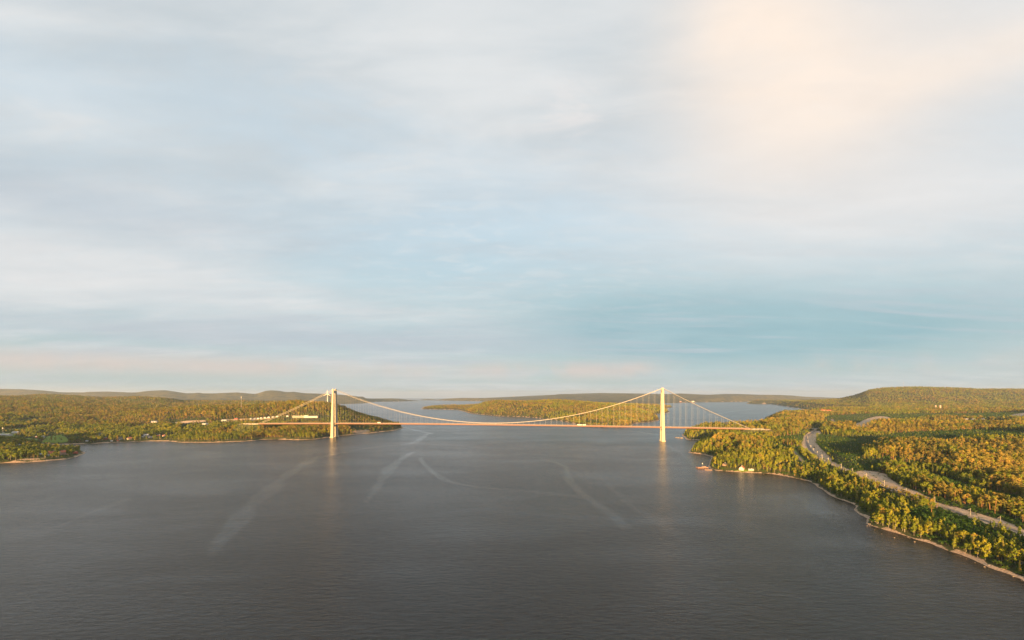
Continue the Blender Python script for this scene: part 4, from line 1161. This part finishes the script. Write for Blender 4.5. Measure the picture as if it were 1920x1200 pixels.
# ------------------------------------------------------------------ trees
def leaf_cloud(rs, centres, radii, n_each, size, squash=0.8):
    """small faces spread over and through clumps"""
    vs_, fs_ = [], []
    for c, r in zip(centres, radii):
        for _ in range(int(n_each * (r ** 1.6))):
            d = rs.normal(size=3); d /= np.linalg.norm(d)
            p = np.array(c) + d * np.array((1, 1, squash)) * r * (0.55 + 0.5 * rs.random())
            nrm = d + rs.normal(size=3) * 0.33; nrm /= np.linalg.norm(nrm)
            u = np.cross(nrm, rs.normal(size=3)); u /= np.linalg.norm(u); v = np.cross(nrm, u)
            s = size * (0.6 + 0.8 * rs.random())
            b0 = len(vs_)
            vs_ += [p - u * s * .5, p + v * s * .42, p + u * s * .5, p - v * s * .42]
            fs_.append((b0, b0 + 1, b0 + 2, b0 + 3))
    return vs_, fs_
def make_tree(kind, seed):
    """returns trunk and crown geometry; every tree is about 14 m tall before scaling"""
    rs = np.random.default_rng(seed)
    tk = MB()
    lean = rs.normal(size=2) * 0.4
    if kind == 'leafy':
        tk.tube([(0, 0, -0.6), (lean[0] * .4, lean[1] * .4, 4), (lean[0], lean[1], 9.5)], 0.22, 6, 0.07)
        cs, rd = [], []
        for k in range(20):
            h = 3.2 + 9.2 * rs.random(); a = rs.random() * 6.283
            wd = (1.25, 1.7, 2.2)[seed % 3] * math.sin(math.pi * min(1, max(0.12, (h - 2.0) / 12.4))) ** 0.7
            cs.append((lean[0] * h / 10 + wd * math.cos(a) * rs.random() ** .4, lean[1] * h / 10 + wd * math.sin(a) * rs.random() ** .4, h)); rd.append((0.7 + 0.65 * rs.random()) * (1.15 - .045 * max(0, h - 6)))
        cs.append((lean[0] * 1.2, lean[1] * 1.2, 13.2)); rd.append(0.6)
        for c in cs[:7]:
            tk.tube([(lean[0] * .4, lean[1] * .4, max(2.5, c[2] - 3.0)), c], 0.08, 4, 0.03)
        v, f = leaf_cloud(rs, cs, rd, 26, 0.72)
        bark, leaf = 'birch_bark', 'leaf'
    elif kind == 'round':
        tk.tube([(0, 0, -0.6), (lean[0] * .4, lean[1] * .4, 3.5), (lean[0], lean[1], 8)], 0.3, 6, 0.1)
        cs, rd = [], []
        for k in range(16):
            d = rs.normal(size=3); d /= np.linalg.norm(d); q = rs.random() ** .4
            cs.append((lean[0] + d[0] * 3.1 * q, lean[1] + d[1] * 3.1 * q, 8.2 + d[2] * 3.9 * q)); rd.append(1.2 + 0.7 * rs.random())
        for c in cs[:7]:
            tk.tube([(lean[0] * .5, lean[1] * .5, 4.0), c], 0.10, 4, 0.03)
        v, f = leaf_cloud(rs, cs, rd, 22, 0.8)
        bark, leaf = 'bark', 'leaf'
    elif kind == 'pine':
        tk.tube([(0, 0, -0.6), (lean[0] * .3, lean[1] * .3, 6), (lean[0], lean[1], 12.6)], 0.24, 6, 0.08)
        cs, rd = [], []
        for k in range(12):
            h = 6.8 + 6.4 * rs.random() ** .8; a = rs.random() * 6.283
            wd = 2.5 * (1 - ((h - 9.4) / 5.2) ** 2) * rs.random() ** .5
            cs.append((lean[0] * h / 12 + wd * math.cos(a), lean[1] * h / 12 + wd * math.sin(a), h)); rd.append(0.85 + 0.6 * rs.random())
        cs.append((lean[0], lean[1], 13.2)); rd.append(1.0)
        for c in cs[:8]:
            tk.tube([(lean[0] * c[2] / 12, lean[1] * c[2] / 12, c[2] - 0.8), c], 0.08, 4, 0.03)
        v, f = leaf_cloud(rs, cs, rd, 26, 0.66, 0.6)
        bark, leaf = 'pine_bark', 'needle'
    elif kind == 'spruce':
        tk.tube([(0, 0, -0.6), (0, 0, 13.6)], 0.2, 6, 0.03)
        v, f = [], []
        for k in range(17):
            h = 1.2 + 12.6 * k / 17; R_ = 2.35 * (1 - h / 14.6) ** 0.85 + 0.12
            nb = max(5, int(9 * R_ / 1.6))
            for j in range(nb):
                a = 6.283 * (j + rs.random() * .7) / nb; r_ = R_ * (0.75 + 0.4 * rs.random())
                ca, sa = math.cos(a), math.sin(a); wdt = 0.35 + 0.26 * r_; dz = -0.35 * r_ + rs.normal() * .12
                b0 = len(v)
                v += [np.array((ca * .1, sa * .1, h + .35)), np.array((ca * r_ * .6 - sa * wdt, sa * r_ * .6 + ca * wdt, h + dz * .5)), np.array((ca * r_, sa * r_, h + dz)), np.array((ca * r_ * .6 + sa * wdt, sa * r_ * .6 - ca * wdt, h + dz * .5))]
                f.append((b0, b0 + 1, b0 + 2, b0 + 3))
        bark, leaf = 'bark', 'spruce'
    else:   # bush
        for k in range(4):
            a = rs.random() * 6.283
            tk.tube([(0, 0, -0.4), (math.cos(a) * 1.2, math.sin(a) * 1.2, 3.2)], 0.08, 4, 0.03)
        cs, rd = [], []
        for k in range(9):
            a = rs.random() * 6.283; q = 2.2 * rs.random() ** .6
            cs.append((q * math.cos(a), q * math.sin(a), 1.3 + 2.2 * rs.random())); rd.append(0.9 + 0.5 * rs.random())
        v, f = leaf_cloud(rs, cs, rd, 22, 0.62)
        bark, leaf = 'bark', 'scrub'
    cm = MB(); cm.v = [tuple(q) for q in v]; cm.f = f
    return tk, cm, bark, leaf
kinds = ['leafy', 'leafy', 'leafy', 'pine', 'pine', 'pine', 'round', 'round', 'scrub', 'scrub', 'spruce', 'spruce']
forms = []
protos = bpy.data.collections.new('tree_forms')
for k, kd in enumerate(kinds):
    tk, cm, bark, leaf = make_tree(kd, 100 + k)
    tme = tk.mesh('trunk'); tme.materials.append(M[bark])
    cme = cm.mesh('crown'); cme.materials.append(M[leaf])
    forms.append((kd, tme, cme))
    both = MB(); both.v = tk.v + cm.v; n0 = len(tk.v); both.f = tk.f + [tuple(i + n0 for i in q) for q in cm.f]
    bme = both.mesh('tree_form'); bme.materials.append(M[bark]); bme.materials.append(M[leaf])
    mi = np.zeros(len(both.f), np.int32); mi[len(tk.f):] = 1
    bme.polygons.foreach_set('material_index', mi)
    protos.objects.link(bpy.data.objects.new('form_%s' % 'abcdefghijklmnop'[k], bme))
NK = {'leafy': (0, 1, 2), 'pine': (3, 4, 5), 'round': (6, 7), 'scrub': (8, 9), 'spruce': (10, 11)}

def in_any(zs, x, y, grow=0.0):
    m = np.zeros(x.size, bool)
    for q in zs:
        m |= sdf(q, x, y) > -grow
    return m
def scatter(L, bands):
    out_x, out_y, out_z, out_d = [], [], [], []
    b = L.bb
    for y0, y1, sp in bands:
        y0 = max(y0, b[2]); y1 = min(y1, b[3])
        if y1 <= y0: continue
        xl = max(b[0], -1.17 * y1 - 60) if y0 > 150 else b[0]
        xr = min(b[1], 1.17 * y1 + 60)
        if y0 < 700: xr = min(b[1], max(xr, 1500))
        nx = int((xr - xl) / sp); ny = int((y1 - y0) / sp)
        if nx < 1 or ny < 1: continue
        gx, gy = np.meshgrid(np.arange(nx), np.arange(ny))
        x = xl + (gx.ravel() + rng.random(nx * ny) * 1.1) * sp; y = y0 + (gy.ravel() + rng.random(nx * ny) * 1.1) * sp
        m = (np.abs(x) < 1.17 * y + 60) | (y < 700)
        x, y = x[m], y[m]
        d = sdf(L.poly, x, y)
        m = d > 2
        x, y = x[m], y[m]
        z, d = height(L, x, y, True)
        dist_ = np.hypot(x, y)
        m = (z > 0.55) & (d > np.clip(4.5 * np.clip(dist_ / 1200, .8, 4), 4, 20))
        out_x.append(x[m]); out_y.append(y[m]); out_z.append(z[m]); out_d.append(d[m])
    return [np.concatenate(q) for q in (out_x, out_y, out_z, out_d)]

def plan_trees(L, bands):
    x, y, z, d = scatter(L, bands)
    n = x.size
    r = rng.random(n)
    stand = fbm(x, y, 170, 3); stand2 = fbm(x + 999, y, 60, 3)
    kind = np.where(stand + stand2 * .6 > (0.08 if L is LA else -0.12), 1, 0)          # 0 leafy 1 pine 2 round 3 scrub 4 spruce
    kind = np.where(r < (0.34 if L is LA else 0.2), 4, kind)
    kind = np.where((r > 0.86), 2, kind)
    hgt = 0.62 + 0.70 * rng.random(n) ** 1.4 + 0.35 * stand2 + 0.2 * fbm(x, y + 555, 28, 2)
    farv = np.clip((np.hypot(x, y) - 1500) / 3000, 0, 1)
    hgt = np.maximum(hgt + farv * (0.55 * (rng.random(n) - .42) + .5 * fbm(x - 333, y, 90, 3)), .3)
    edge = d < 11
    kind = np.where(edge & (rng.random(n) < .55), 3, kind); hgt = np.where(edge & (kind != 3), hgt * .75, hgt)
    low_ = (fbm(x + 4000, y - 700, 120, 3) > 0.14) & (np.hypot(x, y) < 3200) & (d > 30)
    kind = np.where(low_ & (rng.random(n) < .93), 3, kind); hgt = np.where(low_, .45 + .5 * rng.random(n), hgt)
    keep = np.ones(n, bool)
    if L in (LA, LB):
        nearz = (y < 6500) & (y > 300)
        xi, yi = x[nearz], y[nearz]; ki = kind[nearz]; hi = hgt[nearz]; kp = keep[nearz]; ri = rng.random(xi.size); ri2 = rng.random(xi.size)
        pn = in_any(Z_pine, xi, yi)
        ki = np.where(pn & ((ki != 3) | (ri < .5)), np.where(ri < .60, 1, np.where(ri < .75, 4, np.where(ri < .9, 0, 2))), ki); hi = np.where(pn, hi * 1.2 + .12, hi); ki = np.where(pn & (yi < 1500) & (ri2 < .45), 3, ki); hi = np.where(pn & (yi < 1500) & (ri2 < .45), .5 + 1.2 * ri2, hi)
        sc_ = in_any(Z_scrub, xi, yi)
        ki = np.where(sc_, np.where(ri < .95, 3, 0), ki); hi = np.where(sc_, np.where(ki == 3, .45 + .5 * ri, .4), hi)
        gv_ = in_any(Z_gravel, xi, yi, -1); kp &= ~(gv_ & (ri < .9)); ki = np.where(gv_, 3, ki); hi = np.where(gv_, .3 + 2 * (ri - .9), hi)
        kp &= ~(in_any(Z_grass, xi, yi, 1) & (ri < .97))
        bare = in_any(Z_bare, xi, yi); kp &= ~(bare & (ri < .6))
        for bx, by_, rr in built:
            kp &= (xi - bx) ** 2 + (yi - by_ + rr * .35) ** 2 > rr ** 2
            vx, vy = bx / math.hypot(bx, by_), by_ / math.hypot(bx, by_)
            fu = (xi - bx) * vx + (yi - by_) * vy; fv = (xi - bx) * vy - (yi - by_) * vx
            fr_ = (fu < 0) & (fu > -75) & (np.abs(fv) < rr * .8)
            hi = np.where(fr_, np.minimum(hi, .16 + .0028 * -fu), hi); ki = np.where(fr_ & (hi < .3), 3, ki)
            hi = np.where(fr_ & (ki == 3), .5, hi)
        if L is LA:
            dd, _, side = near_line(RAIL, xi, yi)
            kp &= dd > 8.5
            lowb = (dd < 24) & (side < 0) | ((dd < 30) & (side > 0))
            ki = np.where(lowb & (ri < .75), 3, ki); hi = np.where(lowb, np.minimum(hi, .55 + .25 * ri), hi)
            # belt between the railway and the water is broad-leaved
            di = d[nearz]
            belt = (xi > 250) & (yi < 1000) & (di < 130) & (side > 0) & ~lowb
            ki = np.where(belt & (ki != 3), np.where((di > 24) & (ri2 > .5), 3, np.where(ri < .58, 0, np.where(ri < .68, 2, np.where(ri < .93, 4, 1)))), ki)
            hi = np.where(belt & (ki != 3), np.where(di < 26, .72 + .55 * ri2 ** 1.5, np.where(ri2 < .1, .80 + ri2 * 3, .42 + .5 * ri2)), np.where(belt, .7 + .6 * ri, hi))
            for ln in LANES:
                dd, _, _ = near_line(ln, xi, yi); kp &= dd > (7 if ln is not LANES[2] else 20)
            dd, _, _ = near_line(APP_R, xi, yi); kp &= dd > 14; hi = np.where(dd < 40, hi * .6, hi)
        else:
            dd, _, _ = near_line(APP_L, xi, yi); kp &= dd > 13
            # broad-leaved lowland by the left shore
            low = (yi < 2050) & (xi < -1150)
            ki = np.where(low & (ki == 1) & (ri < .8), 2, ki)
        # free strip under the bridge ends
        s_ = (xi - MID[0]) * AX[0] + (yi - MID[1]) * AX[1]; t_ = (xi - MID[0]) * TX[0] + (yi - MID[1]) * TX[1]
        und = (np.abs(t_) < 16) & (s_ > S_L - 40) & (s_ < S_R + 25)
        hi = np.where(und, np.minimum(hi, .8), hi)
        und2 = (t_ < 30) & (t_ > -260) & (np.abs(s_) > HS + 190) & (np.abs(s_) < HS + 420)
        zi = z[nearz]
        cap = (deck_z(s_) - 5 - zi) / 14.0
        hi = np.where(und2, np.minimum(hi, np.maximum(cap, .3)), hi)
        kind[nearz] = ki; hgt[nearz] = hi; keep[nearz] = kp
    x, y, z, kind, hgt, d = x[keep], y[keep], z[keep], kind[keep], hgt[keep], d[keep]
    return x, y, z, kind, hgt, d

names_k = ['leafy', 'pine', 'round', 'scrub', 'spruce']
def form_index(kind):
    f = np.zeros(kind.size, np.int32)
    r = rng.random(kind.size)
    for k, nm in enumerate(names_k):
        op = np.array(NK[nm]); m = kind == k
        f[m] = op[(r[m] * len(op)).astype(int)]
    return f

gn = bpy.data.node_groups.new('tree_instances', 'GeometryNodeTree')
gn.interface.new_socket('Geometry', in_out='INPUT', socket_type='NodeSocketGeometry')
gn.interface.new_socket('Geometry', in_out='OUTPUT', socket_type='NodeSocketGeometry')
gi = gn.nodes.new('NodeGroupInput'); go = gn.nodes.new('NodeGroupOutput')
m2p = gn.nodes.new('GeometryNodeMeshToPoints')
iop = gn.nodes.new('GeometryNodeInstanceOnPoints')
ci = gn.nodes.new('GeometryNodeCollectionInfo'); ci.inputs['Collection'].default_value = protos
ci.inputs['Separate Children'].default_value = True; ci.inputs['Reset Children'].default_value = True
def gattr(nm, tp):
    a = gn.nodes.new('GeometryNodeInputNamedAttribute'); a.data_type = tp; a.inputs['Name'].default_value = nm
    return a.outputs['Attribute']
gn.links.new(gi.outputs[0], m2p.inputs[0]); gn.links.new(m2p.outputs[0], iop.inputs['Points'])
gn.links.new(ci.outputs[0], iop.inputs['Instance']); iop.inputs['Pick Instance'].default_value = True
gn.links.new(gattr('form', 'INT'), iop.inputs['Instance Index'])
gn.links.new(gattr('turn', 'FLOAT_VECTOR'), iop.inputs['Rotation'])
gn.links.new(gattr('size', 'FLOAT_VECTOR'), iop.inputs['Scale'])
gn.links.new(iop.outputs[0], go.inputs[0])

def forest(name, x, y, z, form, hgt, wide, label):
    n = x.size
    me = bpy.data.meshes.new(name)
    me.vertices.add(n)
    me.vertices.foreach_set('co', np.stack([x, y, z - curv(x, y)], -1).astype(np.float32).ravel())
    for an, tp, dat in (('form', 'INT', form), ('turn', 'FLOAT_VECTOR', np.stack([rng.normal(size=n) * .03, rng.normal(size=n) * .03, rng.random(n) * 6.283], -1)), ('size', 'FLOAT_VECTOR', np.stack([hgt * wide, hgt * wide, hgt], -1))):
        a = me.attributes.new(an, tp, 'POINT')
        a.data.foreach_set('value' if tp == 'INT' else 'vector', np.asarray(dat, np.int32 if tp == 'INT' else np.float32).ravel())
    o = link(name, me)
    md = o.modifiers.new('trees', 'NODES'); md.node_group = gn
    tag(o, label, None, None, 'stuff')
    print(name, n)
    return o

BANDS = [(-500, 350, 10.0), (350, 950, 4.3), (950, 1500, 6.0), (1500, 2100, 7.2), (2100, 3200, 10.5), (3200, 4800, 14.5), (4800, 7000, 20.0), (7000, 9500, 27.0)]
ax_, ay_, az_, ak, ah, ad = plan_trees(LA, BANDS)
# the trees that show largest stand as single trees
px_, py_ = to_px(ax_, np.maximum(ay_, 1), az_ + 7)
inview = (px_ > -5) & (px_ < 1925) & (py_ < 1200) & (ay_ > 300)
show = np.where(inview, ah * 14 / np.hypot(ax_, ay_), 0)
single = np.zeros(ax_.size, bool)
af = form_index(ak)
ddr, _, sider = near_line(RAIL, ax_, ay_)
quota = [300, 220, 160, 0, 120]
tn = {0: 'leafy_tree', 1: 'pine_tree', 2: 'broad_leaved_tree', 4: 'spruce_tree'}
look = {0: 'slender yellow-green leafy tree', 1: 'orange-lit pine tree', 2: 'round-crowned leafy tree', 4: 'pointed spruce tree'}
cat_ = {0: 'tree', 1: 'pine', 2: 'tree', 4: 'spruce'}
def place_of(i):
    if sider[i] > 0:
        if ad[i] < 16: return 'at the waterside of the near right shore'
        if ay_[i] < 700: return 'in the near belt between railway and water'
        return 'between the railway and the shore farther off'
    if ay_[i] < 900: return 'on the right behind the near stretch of railway'
    return 'beyond the far curve of the railway'
for k, qn in enumerate(quota):
    if not qn: continue
    idx = np.nonzero((ak == k) & (show > 0))[0]
    idx = idx[np.argsort(-show[idx])][:qn]
    single[idx] = True
    for i in idx:
        kd, tme, cme = forms[af[i]]
        where = place_of(i)
        tr = thing(tn[k], (ax_[i], ay_[i], az_[i] - float(curv(ax_[i], ay_[i]))), look[k] + ' ' + where, cat_[k], look[k] + 's ' + where, float(rng.random() * 6.283))
        s = float(ah[i]); tr.scale = (s * 1.05, s * 1.05, s)
        link('trunk', tme, tr); link('crown', cme, tr)
print('single trees', single.sum(), 'of', ax_.size)
r_ = ~single
def wide_of(y): return np.interp(y, [0, 1500, 3000, 5000, 9000], [1.12, 1.12, 1.3, 1.75, 2.4])
nr = r_ & (ay_ <= 2100); fr = r_ & (ay_ > 2100)
forest('forest', ax_[nr], ay_[nr], az_[nr], af[nr], ah[nr], wide_of(ay_[nr]), 'mixed forest and brush covering the right mainland round the railway')
forest('forest', ax_[fr], ay_[fr], az_[fr], af[fr], ah[fr], wide_of(ay_[fr]), 'sunlit forest on the right hill and the valley before it')
bx_, by2, bz_, bk, bh, bd = plan_trees(LB, BANDS)
bf = form_index(bk)
nb_ = by2 <= 3200
forest('forest', bx_[nb_], by2[nb_], bz_[nb_], bf[nb_], bh[nb_], wide_of(by2[nb_]), 'mixed forest on the left shore and the hill behind the left tower')
forest('forest', bx_[~nb_], by2[~nb_], bz_[~nb_], bf[~nb_], bh[~nb_], wide_of(by2[~nb_]), 'distant forest on the left hills below the mountains')
dx_, dy_, dz_, dkk, dh, dd_ = plan_trees(LD, [(2000, 3200, 10), (3200, 4800, 13.5), (4800, 7000, 18)])
forest('forest', dx_, dy_, dz_, form_index(dkk), dh, wide_of(dy_), 'golden-lit forest on the low peninsula beyond the bridge')
# landmark trees
def landmark(px, form, scale, name, label, cat='tree'):
    p = pick(*px)
    tr = thing(name, (p[0], p[1], p[2]), label, cat, None, 0.7)
    tr.scale = (scale * 1.1, scale * 1.1, scale)
    link('trunk', forms[form][1], tr); link('crown', forms[form][2], tr)
landmark((1632, 948), 0, 1.45, 'leafy_tree', 'tall golden leafy tree standing alone above the cove of the right shore')
landmark((1457, 868), 6, 1.1, 'broad_leaved_tree', 'small round tree standing alone in the dark brush right of the villa')
landmark((1424, 866), 3, 1.5, 'pine_tree', 'tall pine with bare trunk above the white villa', 'pine')
landmark((136, 852.5), 6, 1.25, 'broad_leaved_tree', 'round orange-brown tree beside the red cottage on the promontory')
landmark((98, 858), 7, 0.95, 'broad_leaved_tree', 'orange tree in front of the peach villa on the promontory')
landmark((73, 832), 6, 0.8, 'broad_leaved_tree', 'round dark tree at the left corner of the green field')
for k, (x_, y_) in enumerate(((63, 861), (71, 857.5), (54, 859))):
    landmark((x_, y_), 4, 0.95, 'pine_tree', ['orange pine at the waterside of the promontory, nearest the beach', 'orange pine left of the low grey cottage', 'orange pine at the left end of the promontory clearing'][k], 'pine')
print('trees done')

# ------------------------------------------------------------------ haze
hz = MB().box(0, 0, -420, 98000, 98000, 850)
hm = bpy.data.materials.new('haze'); hm.use_nodes = True
hm.node_tree.nodes.clear()
t = NT(hm.node_tree); o = t.n('ShaderNodeOutputMaterial'); pv = t.n('ShaderNodeVolumePrincipled')
pv.inputs['Color'].default_value = (0.76, 0.87, 1.0, 1)
pv.inputs['Density'].default_value = 2.8e-5
pv.inputs['Anisotropy'].default_value = 0.45
t.set(o.inputs['Volume'], pv.outputs[0])
hzo = hz.build('haze', hm)
tag(hzo, 'thin pale evening haze over land and water', None, None, 'stuff')
print('scene built')
